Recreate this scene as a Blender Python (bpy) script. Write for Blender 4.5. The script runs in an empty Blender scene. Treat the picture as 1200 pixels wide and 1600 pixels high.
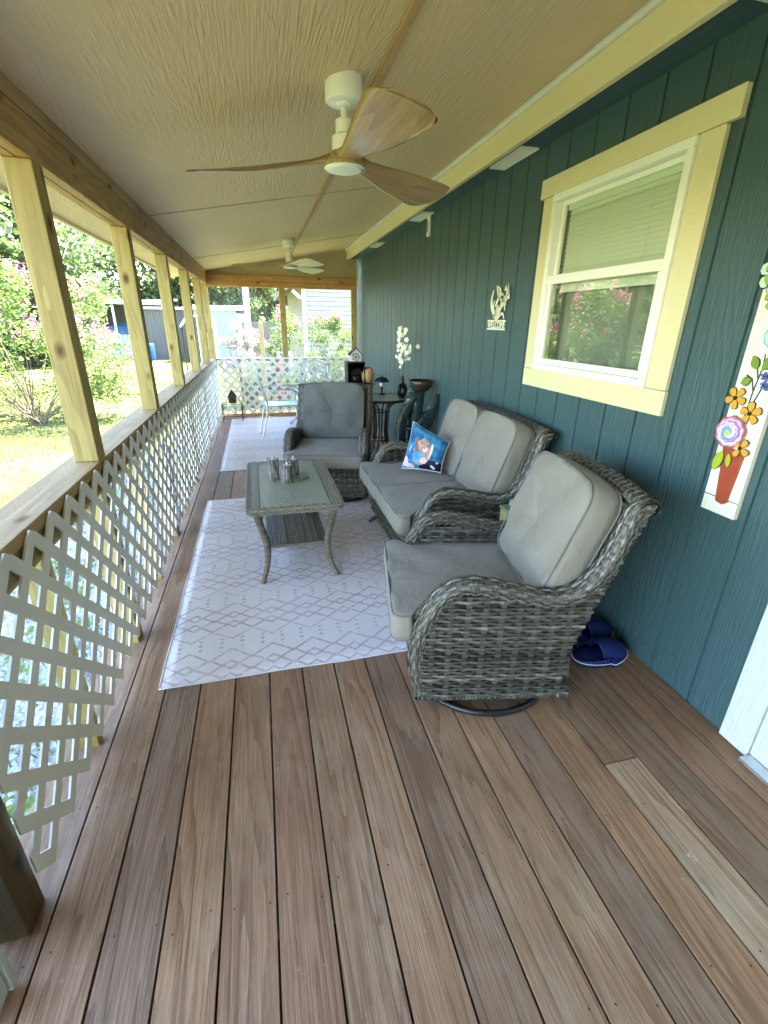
import bpy, bmesh, math, random
from mathutils import Vector, Matrix, noise
random.seed(7)
PI = math.pi
SC = bpy.context.scene
COL = SC.collection
rad = math.radians

# ------------------------------------------------------------------ helpers
def tag(o, label=None, cat=None, group=None, kind=None):
    if label: o['label'] = label
    if cat: o['category'] = cat
    if group: o['group'] = group
    if kind: o['kind'] = kind
    return o

def empty(name, loc=(0, 0, 0), rz=0.0, label=None, cat=None, group=None, kind=None):
    o = bpy.data.objects.new(name, None)
    o.empty_display_size = 0.1
    COL.objects.link(o)
    o.location = loc
    o.rotation_euler = (0, 0, rz)
    return tag(o, label, cat, group, kind)

def copy_tree(o, parent=None):
    c = o.copy(); COL.objects.link(c)
    if parent is not None: c.parent = parent
    for ch in list(o.children): copy_tree(ch, c)
    return c

class MB:
    def __init__(s): s.v = []; s.f = []; s.t = []; s.c = []
    def add(s, vs, fs, tone=0.5, M=None):
        n = len(s.v)
        if M is not None: vs = [M @ Vector(p) for p in vs]
        s.v.extend([tuple(p) for p in vs])
        for f in fs:
            s.f.append(tuple(n + i for i in f)); s.t.append(tone)
    def box(s, x0, x1, y0, y1, z0, z1, tone=0.5, M=None):
        s.add([(x0,y0,z0),(x1,y0,z0),(x1,y1,z0),(x0,y1,z0),(x0,y0,z1),(x1,y0,z1),(x1,y1,z1),(x0,y1,z1)],
              [(3,2,1,0),(4,5,6,7),(0,1,5,4),(1,2,6,5),(2,3,7,6),(3,0,4,7)], tone, M)
    def prism(s, pts, h, tone=0.5, M=None):      # pts ccw in xy, extruded 0..h along z
        n = len(pts)
        vs = [(p[0], p[1], 0) for p in pts] + [(p[0], p[1], h) for p in pts]
        fs = [tuple(range(n-1, -1, -1)), tuple(range(n, 2*n))] + [(i, (i+1) % n, n+(i+1) % n, n+i) for i in range(n)]
        s.add(vs, fs, tone, M)
    def lathe(s, prof, n=24, M=None, tone=0.5, cap=True):
        vs = []; fs = []
        for r, z in prof:
            for k in range(n):
                a = 2*PI*k/n; vs.append((r*math.cos(a), r*math.sin(a), z))
        for i in range(len(prof)-1):
            for k in range(n):
                k2 = (k+1) % n
                fs.append((i*n+k, i*n+k2, (i+1)*n+k2, (i+1)*n+k))
        if cap:
            fs.append(tuple(range(n-1, -1, -1))); m = (len(prof)-1)*n; fs.append(tuple(range(m, m+n)))
        s.add(vs, fs, tone, M)
    def tube(s, path, r, n=8, closed=False, tone=0.5, M=None, flat=1.0):
        P = [Vector(p) for p in path]; L = len(P); vs = []; fs = []
        up = None
        for i, p in enumerate(P):
            a = P[(i-1) % L] if (closed or i > 0) else p
            b = P[(i+1) % L] if (closed or i < L-1) else p
            t = (b-a).normalized()
            if up is None:
                up = Vector((0,0,1)) if abs(t.z) < 0.9 else Vector((0,1,0))
            sd = t.cross(up)
            if sd.length < 1e-5: sd = t.orthogonal()
            sd.normalize(); up = sd.cross(t).normalized()
            rr = r[i] if isinstance(r, (list, tuple)) else r
            for k in range(n):
                an = 2*PI*k/n
                vs.append(p + sd*math.cos(an)*rr + up*math.sin(an)*rr*flat)
        m = L if closed else L-1
        for i in range(m):
            for k in range(n):
                k2 = (k+1) % n; j = (i+1) % L
                fs.append((i*n+k, i*n+k2, j*n+k2, j*n+k))
        if not closed:
            fs.append(tuple(range(n-1, -1, -1))); fs.append(tuple(range((L-1)*n, L*n)))
        s.add(vs, fs, tone, M)
    def build(s, name, mat, parent=None, smooth=False, bevel=0.0, seg=2, loc=None):
        me = bpy.data.meshes.new(name)
        me.from_pydata(s.v, [], s.f)
        if s.c:
            a = me.color_attributes.new('paint', 'FLOAT_COLOR', 'POINT')
            a.data.foreach_set('color', [x for c in s.c for x in c])
        at = me.attributes.new('tone', 'FLOAT', 'FACE')
        at.data.foreach_set('value', s.t)
        if smooth: me.polygons.foreach_set('use_smooth', [True]*len(me.polygons))
        me.update()
        if isinstance(mat, (list, tuple)):
            for m in mat: me.materials.append(m)
        else: me.materials.append(mat)
        o = bpy.data.objects.new(name, me); COL.objects.link(o)
        if parent is not None: o.parent = parent
        if loc is not None: o.location = loc
        if bevel:
            b = o.modifiers.new('bevel', 'BEVEL'); b.width = bevel; b.segments = seg; b.limit_method = 'ANGLE'; b.angle_limit = rad(40)
            b.harden_normals = False
        return o

def cat_rom(P, n=8, closed=False):
    P = [Vector(p) for p in P]; out = []; L = len(P)
    rng = range(L) if closed else range(L-1)
    for i in rng:
        g = (lambda k: P[k % L]) if closed else (lambda k: P[max(0, min(L-1, k))])
        p0, p1, p2, p3 = g(i-1), g(i), g(i+1), g(i+2)
        for k in range(n):
            t = k/n
            out.append(0.5*((2*p1)+(p2-p0)*t+(2*p0-5*p1+4*p2-p3)*t*t+(3*p1-p0-3*p2+p3)*t**3))
    if not closed: out.append(P[-1])
    return out

def interp(tab, x):
    if x <= tab[0][0]: return tab[0][1]
    for (a, va), (b, vb) in zip(tab, tab[1:]):
        if x <= b: return va+(vb-va)*(x-a)/(b-a)
    return tab[-1][1]

# ------------------------------------------------------------------ materials
class NT:
    def __init__(s, name):
        s.m = bpy.data.materials.new(name); s.m.use_nodes = True
        s.t = s.m.node_tree; s.t.nodes.clear()
        s.out = s.n('ShaderNodeOutputMaterial')
    def n(s, ty, **kw):
        nd = s.t.nodes.new(ty)
        for k, v in kw.items():
            if k.startswith('i_'):
                key = k[2:].replace('_', ' ')
                s.put(nd.inputs[key], v)
            else: setattr(nd, k, v)
        return nd
    def put(s, inp, v):
        if isinstance(v, bpy.types.NodeSocket): s.t.links.new(v, inp)
        elif isinstance(v, bpy.types.Node): s.t.links.new(v.outputs[0], inp)
        else:
            if isinstance(v, (tuple, list)) and len(v) == 3 and inp.type == 'RGBA': v = (*v, 1)
            inp.default_value = v
    def math(s, op, a, b=None, c=None, clamp=False):
        nd = s.t.nodes.new('ShaderNodeMath'); nd.operation = op; nd.use_clamp = clamp
        for i, v in enumerate((a, b, c)):
            if v is not None: s.put(nd.inputs[i], v)
        return nd.outputs[0]
    def mix(s, f, a, b, mode='MIX'):
        nd = s.t.nodes.new('ShaderNodeMix'); nd.data_type = 'RGBA'; nd.blend_type = mode
        s.put(nd.inputs[0], f); s.put(nd.inputs[6], a); s.put(nd.inputs[7], b)
        return nd.outputs[2]
    def ramp(s, f, stops, interp='LINEAR'):
        nd = s.t.nodes.new('ShaderNodeValToRGB'); cr = nd.color_ramp; cr.interpolation = interp
        while len(cr.elements) < len(stops): cr.elements.new(0.5)
        for e, (p, c) in zip(cr.elements, stops):
            e.position = p; e.color = (*c, 1) if len(c) == 3 else c
        s.put(nd.inputs[0], f)
        return nd.outputs[0]
    def noise(s, vec, scale, detail=3, rough=0.55, dist=0.0, dim='3D'):
        nd = s.n('ShaderNodeTexNoise'); nd.noise_dimensions = dim
        s.put(nd.inputs['Vector'], vec); nd.inputs['Scale'].default_value = scale
        nd.inputs['Detail'].default_value = detail; nd.inputs['Roughness'].default_value = rough
        nd.inputs['Distortion'].default_value = dist
        return nd.outputs[0]
    def mapping(s, vec, scale=(1,1,1), rot=(0,0,0), loc=(0,0,0)):
        nd = s.n('ShaderNodeMapping'); s.put(nd.inputs[0], vec)
        nd.inputs[1].default_value = loc; nd.inputs[2].default_value = rot; nd.inputs[3].default_value = scale
        return nd.outputs[0]
    def obj(s, rnd=True):
        tc = s.n('ShaderNodeTexCoord').outputs['Object']
        if not rnd: return tc
        oi = s.n('ShaderNodeObjectInfo').outputs['Random']
        v = s.n('ShaderNodeVectorMath'); v.operation = 'MULTIPLY_ADD'
        cb = s.n('ShaderNodeCombineXYZ'); 
        s.put(cb.inputs[0], s.math('MULTIPLY', oi, 31.7)); s.put(cb.inputs[1], s.math('MULTIPLY', oi, 57.1)); s.put(cb.inputs[2], s.math('MULTIPLY', oi, 13.3))
        s.put(v.inputs[0], tc); v.inputs[1].default_value = (1,1,1); s.put(v.inputs[2], cb.outputs[0])
        return v.outputs[0]
    def bump(s, h, strength=0.3, dist=0.01, prev=None):
        b = s.n('ShaderNodeBump'); b.inputs['Strength'].default_value = strength; b.inputs['Distance'].default_value = dist
        s.put(b.inputs['Height'], h)
        if prev is not None: s.put(b.inputs['Normal'], prev)
        return b.outputs[0]
    def pbr(s, color, rough=0.6, normal=None, metal=0.0, spec=0.5, **kw):
        p = s.n('ShaderNodeBsdfPrincipled')
        s.put(p.inputs['Base Color'], color); s.put(p.inputs['Roughness'], rough)
        p.inputs['Metallic'].default_value = metal; p.inputs['Specular IOR Level'].default_value = spec
        if normal is not None: s.put(p.inputs['Normal'], normal)
        for k, v in kw.items(): s.put(p.inputs[k.replace('_', ' ')], v)
        s.t.links.new(p.outputs[0], s.out.inputs[0])
        return s.m

def plain(name, col, rough=0.5, var=0.12, scale=12, bump=0.08, metal=0.0, bscale=80, spec=0.5):
    t = NT(name); v = t.obj()
    n = t.noise(v, scale, 4)
    c = t.mix(n, tuple(x*(1-var) for x in col), tuple(min(1, x*(1+var)) for x in col))
    r = t.math('ADD', t.math('MULTIPLY', t.noise(v, scale*2, 2), 0.2), rough-0.1)
    return t.pbr(c, r, t.bump(t.noise(v, bscale, 3), bump, 0.003), metal, spec)

def wood(name, dark, mid, light, axis=1, fine=150, grain=14, rough=0.65, knots=True, bump=0.35, objcol=False, weather=None, aniso=0.09):
    t = NT(name); v0 = t.obj()
    sc = [1, 1, 1]; sc[axis] = 0.045
    st = t.mapping(v0, tuple(sc))
    sc2 = [1, 1, 1]; sc2[axis] = aniso
    st2 = t.mapping(v0, tuple(sc2))
    low = t.noise(st2, 5, 3, 0.5)
    # growth-ring figure: bands of a distorted coordinate
    wv = t.math('FRACT', t.math('ADD', t.math('MULTIPLY', t.noise(st2, 5.5, 3, 0.45, 0.25), grain), 0))
    ring = t.math('MULTIPLY', wv, wv)
    fin = t.noise(st, fine, 4, 0.6)
    blot = t.noise(v0, 3.0, 3, 0.5)
    g = t.math('ADD', t.math('MULTIPLY', ring, 0.34), t.math('MULTIPLY', fin, 0.78))
    c = t.ramp(g, [(0.12, light), (0.45, mid), (0.95, dark)])
    c = t.mix(t.math('MULTIPLY', low, 0.55), c, mid)
    c = t.mix(t.ramp(blot, [(0.4, (0,0,0)), (0.75, (0.5,0.5,0.5))]), c, tuple(x*0.6 for x in mid))
    h = t.math('SUBTRACT', t.math('MULTIPLY', fin, -1.0), t.math('MULTIPLY', ring, 0.6))
    if knots:
        vo = t.n('ShaderNodeTexVoronoi'); sk = [9.0, 9.0, 9.0]; sk[axis] = 5.0
        t.put(vo.inputs['Vector'], t.mapping(v0, tuple(sk))); vo.inputs['Scale'].default_value = 1.0
        kd = t.math('ADD', vo.outputs['Distance'], t.math('MULTIPLY', t.noise(v0, 25, 2), 0.05))
        k = t.ramp(kd, [(0.09, (1,1,1)), (0.15, (0.6,0.6,0.6)), (0.24, (0,0,0))])
        c = t.mix(k, c, (dark[0]*.6, dark[1]*.42, dark[2]*.35))
    if weather:
        w = t.ramp(t.noise(t.mapping(v0, (1, 0.5, 1)), 6, 6, 0.7), [(0.5, (0,0,0)), (0.72, (0.6,0.6,0.6))])
        c = t.mix(w, c, weather)
        sp = t.ramp(t.noise(v0, 22, 5, 0.75), [(0.66, (0,0,0)), (0.76, (0.6,0.6,0.6))])
        c = t.mix(sp, c, tuple(min(1, x*1.7) for x in weather))
    if objcol:
        oc = t.n('ShaderNodeObjectInfo').outputs['Color']
        c = t.mix(1.0, c, oc, 'MULTIPLY')
    return t.pbr(c, t.math('ADD', t.math('MULTIPLY', fin, 0.25), rough-0.12), t.bump(h, bump, 0.002), spec=0.35)

def emboss(name, col, axis=2, rough=0.55, strength=0.5, var=0.08, ridge=0.3):
    """painted board pressed with a wood-grain texture"""
    t = NT(name); v = t.obj()
    sc = [1, 1, 1]; sc[axis] = 0.055
    a = t.mapping(v, tuple(sc))
    big = t.noise(t.mapping(v, tuple([1 if i != axis else 0.2 for i in range(3)])), 2.6, 3, 0.5, 0.3)
    rg = t.math('POWER', t.math('MULTIPLY', t.math('ABSOLUTE', t.math('SUBTRACT', t.math('FRACT', t.math('MULTIPLY', big, 26)), 0.5)), 2.0), 2.5)
    patch = t.ramp(t.noise(v, 2.3, 2), [(0.42, (0,0,0)), (0.6, (1,1,1))])
    fine = t.noise(a, 115, 4, 0.6)
    h = t.math('ADD', t.math('MULTIPLY', t.math('MULTIPLY', rg, patch), ridge), t.math('MULTIPLY', fine, 0.9))
    n = t.noise(v, 1.8, 3)
    c = t.mix(n, tuple(x*(1-var) for x in col), tuple(min(1, x*(1+var)) for x in col))
    return t.pbr(c, t.math('ADD', t.math('MULTIPLY', fine, 0.2), rough-0.1), t.bump(h, min(1, strength*1.5), 0.008), spec=0.4)

M = {}
M['deck'] = wood('deck_wood', (0.070,0.034,0.016), (0.290,0.168,0.095), (0.49,0.33,0.205), 1, objcol=True, weather=(0.36,0.27,0.185), bump=0.9, rough=0.6, fine=150, grain=16, aniso=0.06, knots=False)
M['post'] = wood('treated_pine_post', (0.15,0.085,0.02), (0.38,0.285,0.095), (0.50,0.395,0.16), 2, grain=12, bump=0.3, fine=110)
M['beam'] = wood('pine_beam', (0.16,0.075,0.02), (0.47,0.28,0.11), (0.60,0.39,0.18), 1, grain=12, bump=0.3, fine=110)
M['beamx'] = wood('pine_cross_beam', (0.20,0.08,0.02), (0.52,0.28,0.10), (0.66,0.39,0.17), 0, grain=12, bump=0.3, fine=110)
M['rail'] = wood('rail_wood', (0.25,0.15,0.06), (0.45,0.30,0.15), (0.55,0.40,0.22), 1, grain=7, bump=0.2)
M['joist'] = wood('joist_wood', (0.17,0.11,0.04), (0.30,0.21,0.09), (0.38,0.28,0.13), 1, grain=8)
M['dark'] = wood('dark_post_wood', (0.03,0.018,0.008), (0.09,0.055,0.02), (0.13,0.085,0.035), 2, grain=8)
M['batten'] = wood('batten_wood', (0.35,0.18,0.06), (0.55,0.33,0.14), (0.65,0.42,0.2), 1, knots=False)
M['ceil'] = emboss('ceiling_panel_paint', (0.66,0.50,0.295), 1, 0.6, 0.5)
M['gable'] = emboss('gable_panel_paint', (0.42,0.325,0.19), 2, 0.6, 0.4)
M['siding'] = emboss('teal_siding_paint', (0.046,0.092,0.100), 2, 0.42, 0.4, 0.14)
M['soffit'] = emboss('soffit_paint', (0.05,0.10,0.12), 1, 0.5, 0.3)
M['trim'] = emboss('cream_trim_paint', (0.68,0.61,0.37), 1, 0.5, 0.14, .05, .15)
M['vinyl'] = plain('white_vinyl', (0.82,0.82,0.74), 0.35, 0.03, 6, 0.02)
M['white'] = plain('white_paint', (0.80,0.80,0.76), 0.4, 0.04, 8, 0.03)
M['whitew'] = emboss('white_door_paint', (0.56,0.58,0.56), 2, 0.5, 0.5)
M['lattice'] = plain('lattice_plastic', (0.80,0.78,0.72), 0.45, 0.05, 5, 0.03)
M['black'] = plain('black_metal', (0.012,0.012,0.014), 0.35, 0.3, 20, 0.05)
M['blackm'] = plain('black_matt', (0.016,0.017,0.017), 0.6, 0.3, 20, 0.1)
M['bronze'] = plain('brown_bronze_metal', (0.05,0.03,0.022), 0.4, 0.3, 20, 0.05, 0.6)
M['silver'] = plain('silver_metal', (0.62,0.63,0.65), 0.3, 0.08, 10, 0.02, 0.85)
M['fount'] = plain('dark_teal_resin', (0.018,0.035,0.035), 0.28, 0.35, 9, 0.15)
M['bowl'] = plain('dark_bronze_resin', (0.03,0.024,0.014), 0.35, 0.3, 9, 0.2)
M['cream'] = plain('flower_cream', (0.82,0.82,0.66), 0.6, 0.06, 30, 0.1)
M['tan'] = plain('tan_ceramic', (0.50,0.27,0.12), 0.5, 0.2, 16, 0.25, bscale=40)
M['nail'] = plain('nail_head', (0.03,0.022,0.018), 0.5)
M['rubber'] = plain('blue_clog_foam', (0.005,0.014,0.10), 0.5, 0.1, 20, 0.05)
M['signw'] = plain('sign_cream_metal', (0.80,0.78,0.60), 0.45, 0.03)

def fabric(name, col):
    t = NT(name); v = t.obj()
    a = t.noise(t.mapping(v, (1, 0.15, 1)), 700, 2); b = t.noise(t.mapping(v, (0.15, 1, 1)), 700, 2)
    w = t.math('ADD', a, b)
    big = t.noise(v, 4, 3)
    c = t.mix(t.math('MULTIPLY', w, 0.5), tuple(x*0.80 for x in col), tuple(x*1.22 for x in col))
    c = t.mix(t.math('MULTIPLY', big, 0.25), c, tuple(x*0.8 for x in col))
    wr = t.noise(v, 7, 4, 0.6, 0.4)
    nb = t.bump(wr, 0.45, 0.03)
    return t.pbr(c, 0.85, t.bump(w, 0.2, 0.0015, nb), spec=0.2, Sheen_Weight=0.15)
M['fabric'] = fabric('grey_cushion_fabric', (0.245,0.217,0.178))
M['piping'] = fabric('grey_piping_fabric', (0.17,0.155,0.135))

def wicker(name, stops):
    t = NT(name); v = t.obj(False)
    at = t.n('ShaderNodeAttribute'); at.attribute_name = 'tone'
    st = t.noise(v, 240, 2); st2 = t.noise(v, 45, 3)
    f = t.math('ADD', at.outputs['Fac'], t.math('ADD', t.math('MULTIPLY', t.math('SUBTRACT', st, 0.5), 0.35), t.math('MULTIPLY', t.math('SUBTRACT', st2, 0.5), 0.5)), clamp=True)
    c = t.ramp(f, stops)
    return t.pbr(c, 0.42, t.bump(st, 0.25, 0.001), spec=0.5)
M['wicker'] = wicker('grey_resin_wicker', [(0.0, (0.012,0.010,0.008)), (0.35, (0.040,0.035,0.027)), (0.65, (0.095,0.086,0.068)), (1.0, (0.24,0.22,0.175))])
M['wicktan'] = wicker('tan_grey_wicker', [(0.0, (0.045,0.036,0.026)), (0.35, (0.14,0.115,0.082)), (0.65, (0.23,0.19,0.135)), (1.0, (0.38,0.33,0.245))])
M['wickback'] = plain('dark_wicker_core', (0.02,0.018,0.016), 0.8)  # plain dark colour for the deck under the seat cushions

def glassy(name, tint, alpha, rough=0.02, bump=0.0, bs=60, ior=1.45):
    """thin sheet: part reflection, part tinted see-through"""
    t = NT(name); v = t.obj(False)
    tr = t.n('ShaderNodeBsdfTransparent'); tr.inputs[0].default_value = (*tint, 1)
    gl = t.n('ShaderNodeBsdfGlossy'); gl.inputs['Roughness'].default_value = rough
    gl.inputs['Color'].default_value = (0.95, 0.97, 0.95, 1)
    fr = t.n('ShaderNodeLayerWeight'); fr.inputs['Blend'].default_value = .5
    if bump:
        nb = t.bump(t.noise(v, bs, 3), bump, 0.004); t.put(gl.inputs['Normal'], nb); t.put(fr.inputs['Normal'], nb)
    mx = t.n('ShaderNodeMixShader')
    t.put(mx.inputs[0], t.math('MULTIPLY_ADD', t.math('POWER', fr.outputs['Facing'], 4.0), .8, alpha, clamp=True)); t.put(mx.inputs[1], tr.outputs[0]); t.put(mx.inputs[2], gl.outputs[0])
    t.t.links.new(mx.outputs[0], t.out.inputs[0])
    return t.m
M['pane'] = glassy('window_glass', (0.85,0.92,0.85), 0.13)
M['tglass'] = glassy('clear_table_glass', (0.80,0.90,0.85), 0.10)
def hammered():
    t = NT('hammered_table_glass'); v = t.obj(False)
    wv = t.noise(v, 60, 2, 0.6, 1.5)
    c = t.mix(t.noise(v, 5, 2), (0.31,0.31,0.20), (0.42,0.41,0.28))
    return t.pbr(c, 0.14, t.bump(wv, 1.0, 0.02), spec=0.8)
M['hglass'] = hammered()
def screenmat():
    t = NT('insect_screen'); v = t.obj(False)
    tr = t.n('ShaderNodeBsdfTransparent'); tr.inputs[0].default_value = (1,1,1,1)
    df = t.n('ShaderNodeBsdfDiffuse'); df.inputs[0].default_value = (0.5,0.5,0.48,1)
    s = t.noise(t.mapping(v, (60, 60, 0.35)), 1.0, 3, 0.6)
    f = t.ramp(s, [(0.45, (0.13,0.13,0.13)), (0.60, (0.18,0.18,0.18)), (0.68, (0.36,0.36,0.36))])
    mx = t.n('ShaderNodeMixShader'); t.put(mx.inputs[0], f); t.put(mx.inputs[1], tr.outputs[0]); t.put(mx.inputs[2], df.outputs[0])
    t.t.links.new(mx.outputs[0], t.out.inputs[0])
    return t.m
M['screen'] = screenmat()

def rugmat():
    t = NT('trellis_rug'); v = t.obj(False)
    wob = t.noise(v, 9, 3)
    sx = t.n('ShaderNodeSeparateXYZ'); t.put(sx.inputs[0], v)
    x = t.math('ADD', sx.outputs[0], t.math('MULTIPLY', t.math('SUBTRACT', wob, 0.5), 0.02))
    y = t.math('ADD', sx.outputs[1], t.math('MULTIPLY', t.math('SUBTRACT', wob, 0.5), 0.014))
    def tri(p, off=0.0):   # 0..1 triangle
        fr = t.math('FRACT', t.math('ADD', t.math('DIVIDE', x, p), off+20.0))
        return t.math('SUBTRACT', 1.0, t.math('MULTIPLY', t.math('ABSOLUTE', t.math('SUBTRACT', fr, 0.5)), 2.0))
    yb = t.math('MULTIPLY', t.math('FRACT', t.math('ADD', t.math('DIVIDE', y, 0.40), 20.13)), 0.40)
    T = tri(0.19)
    # flattened zigzag
    Tf = t.math('MINIMUM', t.math('MAXIMUM', t.math('MULTIPLY', t.math('SUBTRACT', T, 0.14), 1.4), 0.0), 1.0)
    lines = []
    for (y0, sgn, tt) in ((0.01, 1, T), (0.105, -1, T), (0.095, 1, T), (0.19, -1, T), (0.18, 1, T)):
        yy = t.math('ADD', t.math('MULTIPLY', tt, 0.075*sgn), y0)
        lines.append(t.math('LESS_THAN', t.math('ABSOLUTE', t.math('SUBTRACT', yb, yy)), 0.0078))
    yy = t.math('ADD', t.math('MULTIPLY', T, -0.07), 0.405)
    lines.append(t.math('LESS_THAN', t.math('ABSOLUTE', t.math('SUBTRACT', yb, yy)), 0.005))
    m = lines[0]
    for l in lines[1:]: m = t.math('MAXIMUM', m, l)
    # dotted uprights between the bands
    fx = t.math('ABSOLUTE', t.math('SUBTRACT', t.math('FRACT', t.math('ADD', t.math('DIVIDE', x, 0.095), 20.0)), 0.5))
    fy = t.math('ABSOLUTE', t.math('SUBTRACT', t.math('FRACT', t.math('DIVIDE', y, 0.034)), 0.5))
    dia = t.math('LESS_THAN', t.math('ADD', t.math('MULTIPLY', fx, 0.095), t.math('MULTIPLY', fy, 0.034)), 0.0125)
    band = t.math('MULTIPLY', t.math('GREATER_THAN', yb, 0.245), t.math('LESS_THAN', yb, 0.345))
    m = t.math('MAXIMUM', m, t.math('MULTIPLY', dia, band))
    wear = t.ramp(t.noise(v, 28, 4, 0.7), [(0.32, (0.25,0.25,0.25)), (0.55, (1,1,1))])
    wear2 = t.ramp(t.noise(v, 2.5, 2), [(0.3, (0.6,0.6,0.6)), (0.6, (1,1,1))])
    m = t.math('MULTIPLY', t.math('MULTIPLY', m, wear), wear2)
    base = t.mix(t.noise(v, 60, 4, 0.7), (0.68,0.60,0.585), (0.84,0.765,0.74))
    base = t.mix(t.math('MULTIPLY', t.noise(v, 3, 3), 0.35), base, (0.66,0.60,0.60))
    col = t.mix(t.math('MULTIPLY', m, 0.70), base, (0.42,0.21,0.23))
    h = t.math('ADD', t.noise(v, 500, 2), t.math('MULTIPLY', t.noise(t.mapping(v, (1, 0.2, 1)), 3.2, 2), 5))
    return t.pbr(col, 0.9, t.bump(h, 0.3, 0.004), spec=0.15)
M['rug'] = rugmat()

def leafmat(name, c1, c2, trans=0.35):
    t = NT(name); at = t.n('ShaderNodeAttribute'); at.attribute_name = 'tone'
    c = t.mix(at.outputs['Fac'], c1, c2)
    d = t.n('ShaderNodeBsdfDiffuse'); t.put(d.inputs[0], c)
    tl = t.n('ShaderNodeBsdfTranslucent'); t.put(tl.inputs[0], t.mix(0.5, c, c2))
    gl = t.n('ShaderNodeBsdfGlossy'); gl.inputs['Roughness'].default_value = 0.5
    m1 = t.n('ShaderNodeMixShader'); m1.inputs[0].default_value = trans; t.put(m1.inputs[1], d.outputs[0]); t.put(m1.inputs[2], tl.outputs[0])
    m2 = t.n('ShaderNodeMixShader'); m2.inputs[0].default_value = 0.04; t.put(m2.inputs[1], m1.outputs[0]); t.put(m2.inputs[2], gl.outputs[0])
    t.t.links.new(m2.outputs[0], t.out.inputs[0])
    return t.m
M['leaf'] = leafmat('bush_leaves', (0.045,0.09,0.018), (0.16,0.24,0.045))
M['tree'] = leafmat('tree_leaves', (0.03,0.058,0.020), (0.14,0.20,0.07))
M['pink'] = leafmat('pink_blossom', (0.38,0.05,0.16), (0.66,0.20,0.36))
M['phlox'] = leafmat('mauve_blossom', (0.34,0.13,0.27), (0.56,0.30,0.45))
M['grass'] = leafmat('grass_blades', (0.065,0.10,0.025), (0.145,0.19,0.06), 0.25)
M['bark'] = plain('tree_bark', (0.12,0.09,0.06), 0.8, 0.3, 10, 0.6, bscale=25)
def groundmat():
    t = NT('lawn_ground'); v = t.obj(False)
    a = t.noise(v, 0.35, 4, 0.6); b = t.noise(v, 14, 5, 0.7); c2 = t.noise(v, 90, 3, 0.7)
    g = t.mix(b, (0.085,0.115,0.025), (0.170,0.205,0.058))
    g = t.mix(t.ramp(a, [(0.45, (0,0,0)), (0.68, (0.9,0.9,0.9))]), g, (0.27,0.225,0.125))
    g = t.mix(t.math('MULTIPLY', c2, 0.4), g, (0.06,0.075,0.02))
    return t.pbr(g, 0.95, t.bump(t.math('ADD', b, c2), 0.8, 0.05), spec=0.1)
M['lawn'] = groundmat()
def gravelmat():
    t = NT('gravel_and_weeds'); v = t.obj(False)
    vo = t.n('ShaderNodeTexVoronoi'); t.put(vo.inputs['Vector'], v); vo.inputs['Scale'].default_value = 26
    g = t.mix(vo.outputs['Color'], (0.24,0.235,0.23), (0.42,0.41,0.40))
    w = t.ramp(t.noise(v, 2.2, 5, 0.7), [(0.5, (0,0,0)), (0.6, (1,1,1))])
    g = t.mix(w, g, (0.13,0.17,0.04))
    return t.pbr(g, 0.9, t.bump(vo.outputs['Distance'], 0.9, 0.03), spec=0.2)
M['gravel'] = gravelmat()

# ------------------------------------------------------------------ camera, light
F = 728.085408; yaw, pitch, roll = 0.251014197, 0.386626173, 0.0132815134
cy, sy = math.cos(yaw), math.sin(yaw)
f0 = Vector((sy, cy, 0)); r0 = Vector((cy, -sy, 0)); u0 = Vector((0, 0, 1))
fw = f0*math.cos(pitch) - u0*math.sin(pitch); up = u0*math.cos(pitch) + f0*math.sin(pitch)
r3 = r0*math.cos(roll) + up*math.sin(roll); u3 = -r0*math.sin(roll) + up*math.cos(roll)
cam = bpy.data.cameras.new('camera'); cam.sensor_fit = 'HORIZONTAL'; cam.sensor_width = 36; cam.lens = F*36/1200
cam.clip_start = 0.05; cam.clip_end = 600
co = bpy.data.objects.new('camera', cam); COL.objects.link(co)
co.matrix_world = Matrix(((r3.x, u3.x, -fw.x, 0.846631), (r3.y, u3.y, -fw.y, 0.0), (r3.z, u3.z, -fw.z, 1.449787), (0,0,0,1)))
SC.camera = co

SUN = Vector((0.42, 0.10, 0.90)).normalized()
sl = bpy.data.lights.new('sun', 'SUN'); sl.energy = 5.0; sl.angle = rad(0.5); sl.color = (1.0, 0.93, 0.78)
so = bpy.data.objects.new('sun', sl); COL.objects.link(so)
so.rotation_euler = SUN.to_track_quat('Z', 'Y').to_euler()
so.location = (0, 0, 20)
W = bpy.data.worlds.new('World'); SC.world = W; W.use_nodes = True
wn = W.node_tree; bg = wn.nodes['Background']
sky = wn.nodes.new('ShaderNodeTexSky'); sky.sky_type = 'NISHITA'; sky.sun_disc = False
sky.sun_elevation = math.asin(SUN.z); sky.sun_rotation = math.atan2(SUN.x, SUN.y); sky.air_density = 1.2; sky.dust_density = 0.4; sky.ozone_density = 2.2
wn.links.new(sky.outputs[0], bg.inputs[0]); bg.inputs[1].default_value = 0.15
SC.view_settings.view_transform = 'Standard'; SC.view_settings.look = 'None'
SC.view_settings.exposure = 4.3; SC.view_settings.gamma = 1.0
try:
    SC.cycles.max_bounces = 12; SC.cycles.diffuse_bounces = 7; SC.cycles.transparent_max_bounces = 24
except Exception: pass

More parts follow.
